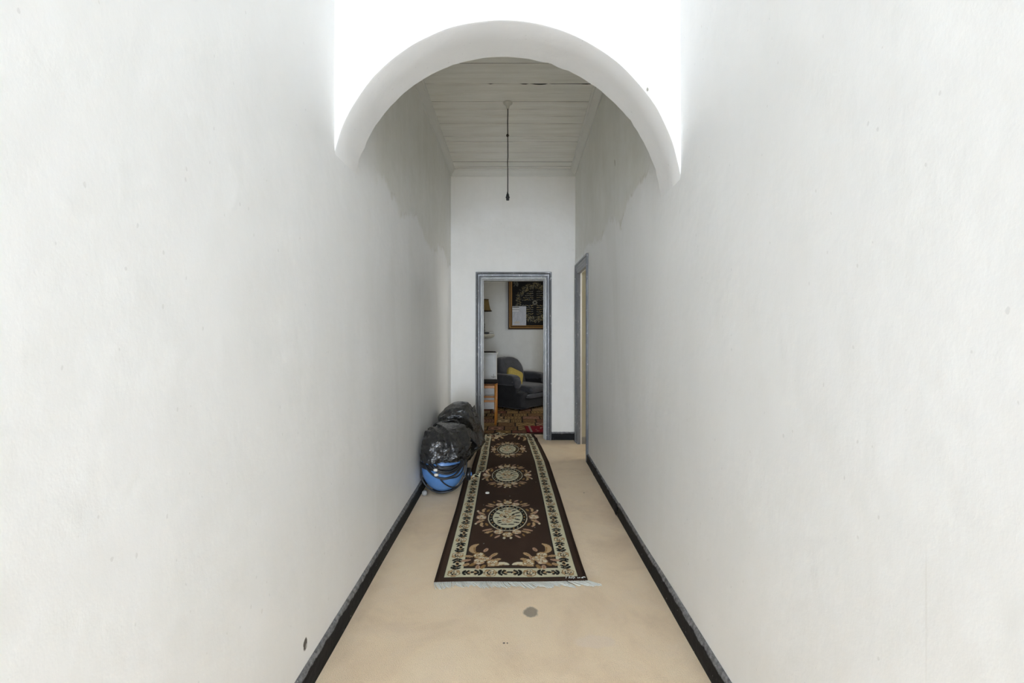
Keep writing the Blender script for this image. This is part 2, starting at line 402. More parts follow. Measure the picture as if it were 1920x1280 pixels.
# right wall: leans in towards the ceiling, doorway near the far end
def lean(Y, z):
    k = interp(Y, [2.2, 2.6, 3.8, 5.2, 5.74], [0, 0.045, 0.042, 0.012, 0]); t = min(1, max(0, (z - 2.3) / 1.05))
    return k * t * t * (3 - 2 * t)
def rw(Y, z): return (HW - lean(Y, z) + 0.003 * noise.noise(Vector((3, Y * 1.6, z * 1.6))), Y, z)
b = MB()
def seg(ya, yb, za, zb, nu, nv): b.grid(lambda u, v: rw(ya + (yb - ya) * u, za + (zb - za) * v), nu, nv, flip=True)
seg(Y0, RD[0], 0, RD[2], 50, 14); seg(Y0, RD[0], RD[2], HC, 50, 14)
seg(RD[0], RD[1], RD[2], HC, 8, 14); seg(RD[1], HF, RD[2], HC, 3, 14); seg(RD[1], HF, 0, RD[2], 3, 14)
b.box(HW + .01, HW + .05, Y0, RD[0], 0, HC).box(HW + .01, HW + .05, RD[1], HF + .005, 0, HC).box(HW + .01, HW + .05, RD[0] - .02, RD[1] + .02, RD[2], HC)
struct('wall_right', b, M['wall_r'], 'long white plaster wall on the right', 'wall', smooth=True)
b = MB().box(HW + .05, HW + TH, 3.4, RD[0], 0, HC).box(HW + .05, HW + TH, RD[1], 6.05, 0, HC).box(HW + .05, HW + TH, RD[0] - .0, RD[1], RD[2], HC)
struct('wall_side_room', b, M['wall_cream'], 'cream reveal seen through the right doorway', 'wall')
b = MB().box(2.98, 3.1, 3.4, 6.0, 0, HC).box(HW + TH, 3.1, 3.3, 3.4, 0, HC).box(HW + TH, 3.1, 5.9, 6.0, 0, HC).box(HW + TH, 3.1, 3.4, 5.9, HC, HC + .1)
struct('wall_side_room_outer', b, M['wall_cream'])

# far wall with the doorway
b = MB().box(-HW - .12, FD[0], HF, HF + TH, 0, HC).box(FD[1], HW + .06, HF, HF + TH, 0, HC).box(FD[0], FD[1], HF, HF + TH, FD[2], HC)
struct('wall_back', b, M['wall_far'], 'narrow white end wall around the far doorway', 'wall')
# wall behind the camera, with the open front door
b = MB().box(-HW - .12, -.56, Y0 - .1, Y0, 0, HC).box(.56, HW + .06, Y0 - .1, Y0, 0, HC).box(-.56, .56, Y0 - .1, Y0, 2.62, HC)
struct('wall_front', b, M['wall_l'])

# arch across the corridor
AR, ACZ, ACX = 0.797, 1.975, -0.006
def ayf(x): return 2.065 + 0.083 * x
def ayr(x): return 2.345 + 0.095 * x
na = 72
a0 = math.acos(min(1, (HW + ACX) / AR)); a1 = PI - math.acos(min(1, (HW - ACX) / AR) if (HW - ACX) < AR else 1)
angs = [math.acos(max(-1, min(1, (-HW - 0.004 - ACX) / AR))) + (math.acos(min(1, (HW + 0.004 - ACX) / AR)) - math.acos(max(-1, min(1, (-HW - .004 - ACX) / AR)))) * i / na for i in range(na + 1)]
b = MB(); rows = []
for i, a in enumerate(angs):
    wob = 0.0035 * noise.noise(Vector((a * 6, 0, 0))); rob = 0.006 * noise.noise(Vector((a * 14, 5, 0)))
    def P(r, y): return (ACX + r * math.cos(a), y, ACZ + r * math.sin(a))
    x = ACX + AR * math.cos(a)
    rows.append([(x, ayf(x), HC), (P(AR + .012 + wob, ayf(x))), P(AR + .003 + wob, ayf(x) + .004), P(AR + wob, ayf(x) + .013),
                 P(AR + wob * .5 + rob * .3, (ayf(x) + ayr(x)) / 2), P(AR + rob, ayr(x) - .005), P(AR + .005 + rob, ayr(x)), (x, ayr(x), HC)])
vs = [p for r in rows for p in r]; k = len(rows[0])
fs = [(i * k + j, i * k + j + 1, (i + 1) * k + j + 1, (i + 1) * k + j) for i in range(na) for j in range(k - 1)]
b.add(vs, fs)
struct('wall_arch', b, M['wall_arch'], 'white plaster arch spanning the corridor', 'wall', auto=35)

# boarded ceiling
b = MB(); y = Y0; pitch = 0.1435; gapY = 3.749
y = gapY - pitch * 74
rr = random.Random(3); nx = 60
while y < HF + 0.1:
    ya, yb = y + 0.0015 + rr.random() * .0008, y + pitch - 0.0015 - rr.random() * .001
    dz = rr.uniform(-.0022, .0022); tilt = rr.uniform(-.0022, .0022); seed = rr.random() * 50
    isg = abs(y - gapY) < 0.01
    if yb > Y0:
        vs = []; fs = []
        for i in range(nx + 1):
            x = -HW - .01 + (2 * HW + .02) * i / nx
            e = 0.0015 * noise.noise(Vector((x * 6, seed, 0)))
            wide = 0
            if isg: wide = 0.013 * max(0, math.exp(-((x - .22) / .055) ** 4)) + 0.009 * math.exp(-((x - .095) / .03) ** 2) + 0.006 * math.exp(-((x + .18) / .015) ** 2) + (0.0025 if x > .3 else 0) + 0.005 * math.exp(-((x - .60) / .02) ** 2)
            y_a = ya + e + wide; y_b = min(yb + 0.001 * noise.noise(Vector((x * 6, seed + 9, 0))), HF + .02)
            z = HC + dz + 0.0015 * noise.noise(Vector((x * 3, seed, 4)))
            vs += [(x, y_a, z + .014), (x, y_a, z + (.0012 if wide > .002 else .004) - tilt), (x, y_a + (.001 if wide > .002 else .004), z - tilt), (x, y_b - .004, z + tilt), (x, y_b, z + .004 + tilt), (x, y_b, z + .012)]
        for i in range(nx):
            for j in range(5): fs.append((i * 6 + j, (i + 1) * 6 + j, (i + 1) * 6 + j + 1, i * 6 + j + 1))
        b.add(vs, fs)
    y += pitch
ceil = struct('ceiling', b, M['ceil'], 'white painted tongue and groove board ceiling', 'ceiling')
ceil.data.materials.append(M['dark'])
for p in ceil.data.polygons:
    zz = [ceil.data.vertices[i].co.z for i in p.vertices]
    if max(zz) - min(zz) > .007: p.material_index = 1
struct('ceiling_void', MB().box(-HW - .12, HW + .06, Y0, HF + .1, HC + .016, HC + .1), M['dark'])

# cornices
def prof_run(b, prof, A, B, inward, n=30, seed=0.0, flip=False, amp=.002):
    """prof: (inward distance, z). A to B run along the wall"""
    A = Vector(A); B = Vector(B); inn = Vector(inward)
    def f(u, v):
        i = v * (len(prof) - 1); i = int(round(i)); d, z = prof[i]
        p = A + (B - A) * u + inn * d + Vector((0, 0, z))
        q = noise.noise(Vector((u * 18, seed, i * 1.7))) * amp
        return tuple(p + inn * q + Vector((0, 0, q if 0 < i < len(prof) - 1 else 0)))
    b.grid(f, n, len(prof) - 1, flip=flip); return b
cp = [(0, -.080), (.010, -.078), (.014, -.066), (.020, -.060), (.046, -.026), (.050, -.018), (.060, -.014), (.062, 0.004)]
struct('trim_1', prof_run(MB(), cp, (-HW, 2.30, HC), (-HW, HF, HC), (1, 0, 0), seed=1), M['cornice'], 'painted timber cornice on the left', 'cornice')
cpr = [(0, -.080), (.012, -.080), (.018, -.066), (.034, -.050), (.052, -.034), (.058, -.018), (.066, -.014), (.068, 0.004)]
b = MB()
def f(u, v):
    i = int(round(v * 7)); d, z = cpr[i]; Y = 2.36 + (HF - 2.36) * u; k = 1 + 0.35 * (1 - u)
    return (HW - lean(Y, HC) + .002 - d * k, Y, HC + z)
b.grid(f, 30, 7, flip=True)
struct('trim_2', b, M['cornice'], 'painted timber cornice on the right', 'cornice')
struct('trim_3', prof_run(MB(), cp, (-HW, HF, HC), (HW, HF, HC), (0, -1, 0), seed=5), M['cornice'], 'painted timber cornice over the end wall', 'cornice')

# skirting boards
bp = [(.016, 0), (.016, .030), (.015, .060), (.014, .078), (.008, .094), (.0, .1), (-.004, .1)]
bl = prof_run(MB(), bp, (-HW, Y0, 0), (-HW, HF, 0), (1, 0, 0), n=160, seed=2, flip=True, amp=.003)
struct('baseboard_left', bl, M['base'], 'black skirting board along the left wall', 'baseboard')
br_ = prof_run(MB(), bp, (HW, Y0, 0), (HW, 3.36, 0), (-1, 0, 0), n=130, seed=8, amp=.003)
bp2 = [(.020, 0), (.020, .030), (.019, .060), (.018, .074), (.010, .084), (.0, .088), (-.004, .088)]
prof_run(br_, bp2, (HW, 3.36, 0), (HW, RD[0] - .11, 0), (-1, 0, 0), n=60, seed=12, amp=.003)
prof_run(br_, bp2, (HW, RD[1] + .11, 0), (HW, HF, 0), (-1, 0, 0), n=6, seed=4)
struct('baseboard_right', br_, M['base'], 'black skirting board along the right wall', 'baseboard')
bb = prof_run(MB(), bp, (FD[1] + .062, HF, 0), (HW, HF, 0), (0, -1, 0), n=20, seed=14)
prof_run(bb, bp, (-HW, HF, 0), (FD[0] - .066, HF, 0), (0, -1, 0), n=20, seed=15)
struct('baseboard_back', bb, M['base'], 'short black skirting board on the end wall', 'baseboard')

# door frames
def casing(prof, lo, hi, H, to):
    """mitred architrave; prof (outward from the opening, protrusion)"""
    b = MB(); vs = []; n = len(prof)
    path = lambda d: [(lo - d, 0), (lo - d, H + d), (hi + d, H + d), (hi + d, 0)]
    for d, p in prof:
        q = path(d); seq = []
        for a_, b_, m in ((q[0], q[1], 26), (q[1], q[2], 14), (q[2], q[3], 26)):
            for i in range(m):
                t = i / m; seq.append((a_[0] + (b_[0] - a_[0]) * t, a_[1] + (b_[1] - a_[1]) * t))
        seq.append(q[3]); L = len(seq)
        vs += [to(u, v, p + (0.0012 * noise.noise(Vector((u * 9, v * 9, d * 40))) if p > 0.001 else 0)) for u, v in seq]
    fs = [(j * L + i, j * L + i + 1, (j + 1) * L + i + 1, (j + 1) * L + i) for j in range(n - 1) for i in range(L - 1)]
    return b.add(vs, fs)
pf = [(0, 0), (0, .012), (.004, .016), (.012, .016), (.015, .010), (.019, .020), (.036, .022), (.039, .014), (.043, .030), (.050, .036), (.060, .038), (.064, .034), (.067, .024), (.067, 0)]
d1 = thing('door_1', 'chipped grey door frame of the doorway in the end wall', 'door frame', (0, HF, 0)); d1['kind'] = 'structure'
o = obj('architrave', casing(pf, FD[0], FD[1], FD[2], lambda u, v, p: (u, HF - p, v)), M['frame'], d1, auto=30)
b = MB()
b.box(FD[0], FD[0] + .018, HF - .012, HF + TH, 0, FD[2]).box(FD[1] - .018, FD[1], HF - .012, HF + TH, 0, FD[2]).box(FD[0] + .018, FD[1] - .018, HF - .012, HF + TH, FD[2] - .018, FD[2])
b.box(FD[0] + .018, FD[0] + .03, HF + .06, HF + .12, 0, FD[2] - .018).box(FD[1] - .03, FD[1] - .018, HF + .06, HF + .12, 0, FD[2] - .018).box(FD[0] + .03, FD[1] - .03, HF + .06, HF + .12, FD[2] - .03, FD[2] - .018)
obj('door_jamb', b, M['jamb'], d1, bevel=.002, label='pale grey inner lining')
d2 = thing('door_2', 'dark grey door frame of the doorway in the right wall', 'door frame', (HW, (RD[0] + RD[1]) / 2, 0)); d2['kind'] = 'structure'
pf2 = [(0, 0), (0, .006), (.018, .008), (.022, .013), (.045, .014), (.049, .008), (.054, .015), (.080, .017), (.084, .012), (.088, .022), (.104, .024), (.11, .018), (.11, 0)]
obj('architrave', casing(pf2, RD[0], RD[1], RD[2], lambda u, v, p: (HW - p, u, v)), M['frame'], d2, auto=30)
b = MB().box(HW - .008, HW + .028, RD[0], RD[0] + .012, 0, RD[2]).box(HW - .008, HW + .028, RD[1] - .012, RD[1], 0, RD[2]).box(HW - .008, HW + .028, RD[0] + .012, RD[1] - .012, RD[2] - .012, RD[2])
obj('door_jamb', b, M['frame'], d2, bevel=.002)

# sitting room shell
SX0, SX1, SY1, SH = -2.2, 2.2, 9.10, 3.0
b = MB().box(SX0, SX1, SY1, SY1 + .1, 0, SH)
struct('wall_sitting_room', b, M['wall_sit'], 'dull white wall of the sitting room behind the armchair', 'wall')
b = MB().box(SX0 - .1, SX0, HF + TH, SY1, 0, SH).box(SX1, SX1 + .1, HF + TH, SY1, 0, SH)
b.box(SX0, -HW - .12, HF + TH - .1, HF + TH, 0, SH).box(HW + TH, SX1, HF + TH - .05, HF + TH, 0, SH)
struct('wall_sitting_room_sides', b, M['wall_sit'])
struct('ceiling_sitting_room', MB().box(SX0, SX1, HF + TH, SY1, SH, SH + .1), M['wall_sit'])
struct('floor_sitting_room', MB().box(SX0, SX1, 6.04, SY1, -.06, -.002), M['dark'])
# ------------------------------------------------------------------ painted patterns (surface colour per vertex)
class Canvas:
    def __init__(s, x0, x1, y0, y1, nx, ny, base):
        s.x = np.linspace(x0, x1, nx); s.y = np.linspace(y0, y1, ny); s.nx, s.ny = nx, ny
        s.c = np.empty((ny, nx, 3), dtype=np.float32); s.c[:] = base
    def win(s, xa, xb, ya, yb):
        i0, i1 = np.searchsorted(s.x, [xa, xb]); j0, j1 = np.searchsorted(s.y, [ya, yb]); return i0, i1, j0, j1
    def rect(s, xa, xb, ya, yb, col):
        i0, i1, j0, j1 = s.win(xa, xb, ya, yb); s.c[j0:j1, i0:i1] = col
    def ell(s, cx, cy, a, b, ang=0.0, col=(1, 1, 1)):
        R = max(a, b) * 1.05; i0, i1, j0, j1 = s.win(cx - R, cx + R, cy - R, cy + R)
        if i1 <= i0 or j1 <= j0: return
        X, Y = np.meshgrid(s.x[i0:i1] - cx, s.y[j0:j1] - cy); ca, sa = math.cos(ang), math.sin(ang)
        m = ((X * ca + Y * sa) / a) ** 2 + ((-X * sa + Y * ca) / b) ** 2 <= 1
        s.c[j0:j1, i0:i1][m] = col
    def stroke(s, pts, wd, col):
        pts = [Vector((p[0], p[1], 0)) for p in pts]; q = spline(pts, 14)
        for i, p in enumerate(q):
            ww = wd(i / (len(q) - 1)) if callable(wd) else wd
            s.ell(p.x, p.y, ww, ww, 0, col)

def canvas_mesh(name, cv, pos, edge=None):
    X, Y = np.meshgrid(cv.x, cv.y); P = pos(X, Y).reshape(-1, 3).astype(np.float32); nx, ny = cv.nx, cv.ny
    idx = np.arange(nx * ny).reshape(ny, nx)
    q = np.stack([idx[:-1, :-1], idx[:-1, 1:], idx[1:, 1:], idx[1:, :-1]], -1).reshape(-1, 4)
    cols = cv.c.reshape(-1, 3)
    if edge is not None:
        loop = np.concatenate([idx[0, :], idx[1:, -1], idx[-1, -2::-1], idx[-2:0:-1, 0]])
        low = P[loop] + np.array(edge, dtype=np.float32); n0 = len(P); P = np.vstack([P, low]); cols = np.vstack([cols, cols[loop]])
        L = len(loop); k = np.arange(L); k2 = (k + 1) % L
        q = np.vstack([q, np.stack([loop[k], n0 + k, n0 + k2, loop[k2]], -1), ])
    me = bpy.data.meshes.new(name); me.vertices.add(len(P)); me.vertices.foreach_set('co', P.ravel())
    me.loops.add(len(q) * 4); me.loops.foreach_set('vertex_index', q.ravel().astype(np.int32))
    me.polygons.add(len(q)); me.polygons.foreach_set('loop_start', (np.arange(len(q)) * 4).astype(np.int32))
    me.update(calc_edges=True); me.validate()
    at_ = me.color_attributes.new('pattern', 'FLOAT_COLOR', 'POINT')
    rgba = np.ones((len(P), 4), dtype=np.float32); rgba[:, :3] = cols; at_.data.foreach_set('color', rgba.ravel())
    me.polygons.foreach_set('use_smooth', [True] * len(me.polygons))
    return me

# ---- the runner
RL, RW = 3.60, 0.83
BROWN, BROWN2, CREAM = (0.058, 0.034, 0.023), (0.036, 0.020, 0.013), (0.66, 0.63, 0.45)
TAN, PINK, INK, OCH, IVORY = (0.54, 0.37, 0.20), (0.50, 0.32, 0.22), (0.014, 0.012, 0.011), (0.32, 0.185, 0.075), (0.72, 0.66, 0.48)
cv = Canvas(-RW / 2, RW / 2, 0, RL, 250, 730, BROWN)
hw = RW / 2
cv.rect(-hw, -hw + .018, 0, RL, BROWN2); cv.rect(hw - .018, hw, 0, RL, BROWN2)
ox, oy = .046, .036
cv.rect(-hw + ox, hw - ox, oy, RL - oy, INK)
cv.rect(-hw + ox + .003, hw - ox - .003, oy + .004, RL - oy - .004, CREAM)
bi = .100
cv.rect(-hw + ox + bi, hw - ox - bi, oy + bi, RL - oy - bi, INK)
cv.rect(-hw + ox + bi + .006, hw - ox - bi - .006, oy + bi + .008, RL - oy - bi - .008, BROWN)
pr = random.Random(5)
def rose(x, y, r, c1=TAN, c2=OCH, dark=INK, light=IVORY, ya=1.15, ink=False):
    n = 6; a0_ = pr.random() * 6
    for k in range(n):
        a = a0_ + 2 * PI * k / n; cv.ell(x + r * .62 * math.cos(a), y + r * .62 * ya * math.sin(a), r * .46, r * .46 * ya, a, c2)
    for k in range(n):
        a = a0_ + 2 * PI * k / n; cv.ell(x + r * .58 * math.cos(a), y + r * .58 * ya * math.sin(a), r * .35, r * .36 * ya, a, c1 if k % 2 else light)
    if ink:
        for k in range(5):
            a = a0_ + .5 + 2 * PI * k / 5; cv.ell(x + r * .52 * math.cos(a), y + r * .52 * ya * math.sin(a), r * .22, r * .09, a + 1.2, dark)
    cv.ell(x, y, r * .50, r * .5 * ya, 0, dark if ink else c2); cv.ell(x + r * .06, y + r * .06, r * .40, r * .38 * ya, 0, light)
    cv.ell(x + r * .04, y, r * .24, r * .22 * ya, .6, c1); cv.ell(x, y - r * .02, r * .12, r * .12 * ya, .6, dark)
def leaf(x, y, ang, l, wd, col, vein=None):
    cx, cy = x + math.cos(ang) * l / 2, y + math.sin(ang) * l / 2
    cv.ell(cx, cy, l / 2, wd / 2, ang, col)
    if vein: cv.ell(cx, cy, l / 2 * .75, wd * .12, ang, vein)
def spray(x, y, ang, s_, col=INK, col2=OCH, twig=TAN):
    cv.stroke([(x, y), (x + math.cos(ang) * s_ * .9, y + math.sin(ang) * s_ * .9)], .0026, col)
    for t, da in ((.25, .95), (.25, -.95), (.55, .7), (.6, -.75), (.85, .05)):
        leaf(x + math.cos(ang) * s_ * t, y + math.sin(ang) * s_ * t, ang + da, s_ * .60, s_ * .30, col)
    for da in (.35, -.4):
        leaf(x + math.cos(ang) * s_ * .75, y + math.sin(ang) * s_ * .75, ang + da, s_ * .42, s_ * .13, twig)
    cv.ell(x + math.cos(ang + .5) * s_ * .95, y + math.sin(ang + .5) * s_ * .95, .004, .004, 0, col2)
# border flowers
per = .2035; cxb = hw - ox - bi / 2; y = oy + bi / 2; kx = 0
while y < RL - oy:
    for sx in (-1, 1):
        rose(sx * cxb, y, .034, ink=True)
        if y + .035 < RL - oy - .04: spray(sx * cxb, y + .026, PI / 2 + .12 * sx, .062)
        if y > oy + bi: spray(sx * cxb, y - .026, -PI / 2 - .12 * sx, .062)
    y += per; kx += 1
for yy in (oy + bi / 2, RL - oy - bi / 2):
    for x in (-.115, .105):
        rose(x, yy, .036, ya=1.1, ink=True); spray(x + .028, yy, .1, .062); spray(x - .028, yy, PI - .1, .062)
    spray(-cxb + .034, yy, 0.05, .055); spray(cxb - .034, yy, PI - .05, .055)
# medallions
def medallion(cx, cy):
    a, b_ = .139, .222
    for k in range(4):
        base = [PI / 2, -PI / 2, 0, PI][k]; dx, dy = math.cos(base), math.sin(base)
        ex, ey = cx + dx * (a + .040), cy + dy * (b_ + .062)
        if k < 2:
            for t in (-1, 0, 1): rose(ex + t * .062, ey - dy * abs(t) * .040, .030 if t else .034, light=IVORY, c1=TAN, c2=PINK if t else OCH)
            for t in (-1, 1):
                leaf(cx + t * .095, cy + dy * (b_ + .005), PI / 2 * dy + t * -1.05 * dy, .07, .022, TAN, OCH)
                leaf(cx + t * .105, cy + dy * (b_ - .025), (0 if t > 0 else PI) + t * dy * .45, .075, .024, PINK, OCH)
                leaf(cx + t * .05, ey + dy * .01, PI / 2 * dy - t * dy * .7, .055, .018, PINK)
                cv.ell(cx + t * .135, cy + dy * (b_ + .03), .010, .016, 0, TAN)
                cv.ell(cx + t * .022, ey + dy * .052, .009, .014, 0, IVORY if dy < 0 else TAN)
                leaf(cx + t * .10, ey - dy * .01, PI / 2 * dy - t * dy * .3, .04, .014, OCH)
        else:
            rose(ex + dx * .012, cy, .036, c1=TAN, c2=PINK)
            for t in (-1, 1):
                for q, (o1, o2, ll) in enumerate(((.0, .045, .075), (.030, .05, .07), (.015, .09, .065), (-.012, .10, .05))):
                    leaf(ex + dx * (o1 - .012), cy + t * o2, (PI / 2 * t) - dx * t * (.75 - .35 * q), ll, .021, (TAN, PINK, TAN, OCH)[q])
                cv.ell(ex + dx * .045, cy + t * .115, .008, .013, 0, IVORY)
                cv.ell(ex - dx * .005, cy + t * .155, .008, .012, 0, PINK)
    cv.ell(cx, cy, a + .004, b_ + .007, 0, IVORY); cv.ell(cx, cy, a - .002, b_ - .004, 0, INK)
    for k in range(26):
        t = 2 * PI * k / 26; x, y_ = cx + .122 * math.cos(t), cy + .200 * math.sin(t)
        if k % 3 == 0: leaf(x - .0, y_ - .014, PI / 2, .028, .012, OCH)
        else: cv.ell(x, y_, .0048, .0075, 0, TAN if k % 2 else IVORY)
    cv.ell(cx, cy, .108, .180, 0, CREAM)
    rose(cx + .005, cy + .105, .028, c2=OCH); rose(cx - .025, cy + .035, .034, c2=OCH); rose(cx - .005, cy - .055, .036, c2=PINK)
    rose(cx + .035, cy + .0, .026, c1=OCH)
    for (dx, dy, an, ll) in ((0, .150, 0, .05), (-.005, .150, PI, .05), (0, -.125, .1, .05), (0, -.125, PI - .1, .05), (.05, .06, .5, .05), (.055, .02, 0.1, .045),
                          (.05, -.03, -.5, .045), (-.055, .06, 2.5, .045), (-.06, .0, 3.3, .04), (-.045, -.05, 3.8, .04), (.04, -.085, -.2, .045),
                          (-.04, -.09, 3.4, .035), (.03, .10, .7, .045), (-.035, .11, 2.4, .04), (.03, .03, 1.0, .04), (-.01, -.01, 2.2, .035)):
        leaf(cx + dx, cy + dy, an, ll, .017, INK)
MED = [(-.018, .853), (-.018, 1.825), (-.018, 2.78)]
for m in MED: medallion(*m)
# corner scrolls
def corner(sx, sy, yb):
    f_ = lambda x, y_: (sx * x, yb + sy * y_)
    def L_(x, y_, an, ll, wd, col, v=None):
        X, Y_ = f_(x, y_); a = an
        if sx < 0: a = PI - a
        if sy < 0: a = -a
        leaf(X, Y_, a, ll, wd, col, v)
    cv.stroke([f_(.205, .43), f_(.232, .40), f_(.236, .35), f_(.212, .315), f_(.19, .31)], lambda t: .006 + .014 * math.sin(PI * min(1, t * 1.25)) if t < .8 else .010, TAN)
    cv.stroke([f_(.225, .385), f_(.222, .34), f_(.205, .32)], .004, OCH)
    cv.stroke([f_(.012, .178), f_(.045, .188), f_(.085, .178), f_(.125, .165)], lambda t: .005 + .013 * math.sin(PI * min(1, t * 1.1)), IVORY)
    cv.stroke([f_(.04, .176), f_(.08, .165), f_(.13, .160)], .005, TAN)
    for x, y_, an, ll, c_ in ((.225, .27, .2, .055, TAN), (.235, .235, -.3, .06, PINK), (.12, .27, 2.3, .06, TAN), (.14, .22, 2.0, .06, PINK), (.15, .175, -1.2, .05, OCH),
                             (.24, .19, -.6, .045, TAN), (.19, .17, -1.6, .045, PINK), (.16, .33, 1.9, .05, PINK), (.105, .225, 2.8, .05, TAN), (.205, .20, -.9, .05, OCH)):
        L_(x, y_, an, ll, .026, c_, OCH if c_ != OCH else None)
    for x, y_, r, c2 in ((.19, .285, .034, OCH), (.185, .215, .032, PINK), (.105, .198, .034, OCH), (.15, .245, .024, OCH)):
        X, Y_ = f_(x, y_); rose(X, Y_, r, c2=c2)
for sx in (-1, 1): corner(sx, 1, 0.0); corner(sx, -1, RL)
# small white specks of lint on the pile
for _ in range(26): cv.ell(pr.uniform(-.25, .25), pr.uniform(.3, 3.2), .0035, .005, 0, (.3, .29, .26))

LYe = [2.45, 2.88, 3.48, 3.90, 4.20, 4.60, 5.20, 5.60, 6.05]; LXe = [-.427, -.432, -.437, -.446, -.452, -.458, -.455, -.425, -.385]
RYe = [2.47, 2.65, 2.98, 3.33, 3.77, 4.17, 4.73, 5.38, 6.06]; RXe = [.4065, .401, .396, .393, .389, .382, .373, .334, .268]
def rugpos(X, Y):
    u = (X + hw) / RW; v = Y / RL
    yl = 2.455 + v * 3.6; yr = 2.470 + v * 3.59
    wy = yl * (1 - u) + yr * u + 0.004 * np.sin(u * 7 + v * 3)
    xl = np.interp(wy, LYe, LXe); xr = np.interp(wy, RYe, RXe)
    wx = xl * (1 - u) + xr * u
    # the buckle pushed up by the vacuum cleaner: a low ridge running diagonally, rug beyond it shoved to the right
    fy = 4.12 + (wx + .45) * 1.35; d = wy - fy
    fall = np.clip((-.02 - wx) / .30, 0, 1); fall = fall * fall * (3 - 2 * fall)
    z = 0.012 + 0.034 * np.exp(-(d / .045) ** 2) * fall
    wx = wx + 0.046 * fall * (1 / (1 + np.exp(-d / .012))) * np.clip((5.9 - wy) / .8, 0, 1)
    z = z + 0.004 * np.sin(wx * 9 + 1) * np.sin(wy * 5) ** 2
    # ripples at the far end
    far = np.clip((wy - 5.45) / .5, 0, 1)
    z = z + far * 0.030 * np.exp(-((wy - 5.80 + (wx + .05) * .25) / .07) ** 2) * (wx < 10)
    z = z + far * 0.022 * np.exp(-(((wx + .17) * .7 + (wy - 6.0) * .7) / .035) ** 2)
    z = np.maximum(z, .011)
    return np.stack([wx, wy, z], -1)
me = canvas_mesh('pile', cv, rugpos, edge=(0, 0, -.010))
rug = thing('runner_rug', 'long brown floral runner rug with cream border and fringe on the corridor carpet', 'rug', (0, 4.25, 0))
obj('pile', me, M['rug'], rug)
b = MB(); fr = random.Random(9)
nst = 250
for i in range(nst):
    u = (i + fr.random() * .5) / nst; P0 = rugpos(np.array([[-hw + RW * u]]), np.array([[0.004]]))[0, 0]
    tuft = math.sin(u * 47) * .5 + math.sin(u * 21 + 1) * .5
    ln = .036 + .012 * tuft + fr.uniform(-.012, .012); dxx = .018 + .03 * u + .02 * noise.noise(Vector((u * 14, 0, 0))) + fr.uniform(-.004, .004)
    ln += .008
    if u > .86: dxx += .012 + .012 * (u - .86) / .14; ln *= .8
    if .84 < u < .97 and fr.random() < .5: ln *= -fr.uniform(.1, .8); dxx = fr.uniform(-.02, .03)
    pts = [Vector((P0[0], P0[1] + .006, .008)), Vector((P0[0] + dxx * .25, P0[1] - ln * .35, .010)), Vector((P0[0] + dxx * .6, P0[1] - ln * .75, .006 + .004 * fr.random())), Vector((P0[0] + dxx, P0[1] - ln, .004 + .003 * fr.random()))]
    if ln < 0:
        for p in pts: p.z += .012
    b.tube(spline(pts, 4), .0021, 5)
obj('fringe', b, M['fringe'], rug, smooth=True, label='off-white knotted fringe')

b = MB().lathe([(.012, 0), (.0165, .001), (.0175, .004), (.016, .008), (.011, .0105), (.004, .0115)], (-.2145, 3.80, .0125), 24)
tag(obj('bottle_cap', b, M['whitep'], base=(-.2145, 3.80, .0125), smooth=True), 'small round white cap lying on the brown runner rug', 'bottle cap')

# patchwork carpet of the sitting room
cv = Canvas(-2.05, 2.05, 0, 2.95, 400, 330, (0.018, 0.011, 0.008))
pc_ = random.Random(31); row = 0; y = 0.0
PAL = [(0.26, 0.165, 0.07), (0.19, 0.11, 0.05), (0.30, 0.20, 0.10), (0.24, 0.13, 0.085), (0.17, 0.075, 0.045), (0.33, 0.24, 0.13)]
while y < 2.95:
    rh = pc_.uniform(.20, .27); x = -2.05 - pc_.uniform(0, .2)
    while x < 2.05:
        wd = pc_.uniform(.17, .30); col = pc_.choice(PAL); c2 = tuple(v_ * .28 for v_ in col); hi = tuple(min(1, v_ * 1.7) for v_ in col)
        cv.rect(x + .010, x + wd - .010, y + .010, y + rh - .010, col)
        kind = pc_.randint(0, 3); cx, cy = x + wd / 2, y + rh / 2
        if kind == 0:
            cv.ell(cx, cy, wd * .42, rh * .38, 0, c2); cv.ell(cx, cy, wd * .36, rh * .30, 0, hi); cv.ell(cx, cy, wd * .16, rh * .15, 0, c2)
            for k in range(6): cv.ell(cx + wd * .27 * math.cos(k * PI / 3), cy + rh * .22 * math.sin(k * PI / 3), .012, .012, 0, col)
        elif kind == 1:
            for i in range(4):
                for j in range(3): cv.ell(x + wd * (.17 + .22 * i), y + rh * (.22 + .28 * j), .018, .015, 0, c2 if (i + j) % 2 else hi)
        elif kind == 2:
            for i in range(5): cv.stroke([(x + wd * (.12 + .19 * i), y + .02), (x + wd * (.18 + .19 * i), cy), (x + wd * (.10 + .19 * i), y + rh - .02)], .006, c2)
        else:
            for _ in range(22): cv.ell(x + pc_.uniform(.02, wd - .02), y + pc_.uniform(.02, rh - .02), pc_.uniform(.006, .016), pc_.uniform(.005, .012), pc_.uniform(0, 3), pc_.choice([c2, c2, hi, (.16, .03, .025)]))
        x += wd
    y += rh
me = canvas_mesh('patterned_carpet', cv, lambda X, Y: np.stack([X, 6.065 + Y, .006 + 0 * X], -1), edge=(0, 0, -.006))
tag(obj('patterned_carpet', me, M['rug'], base=(0, 7.5, 0)), 'large brown and tan patchwork patterned carpet in the sitting room', 'carpet')

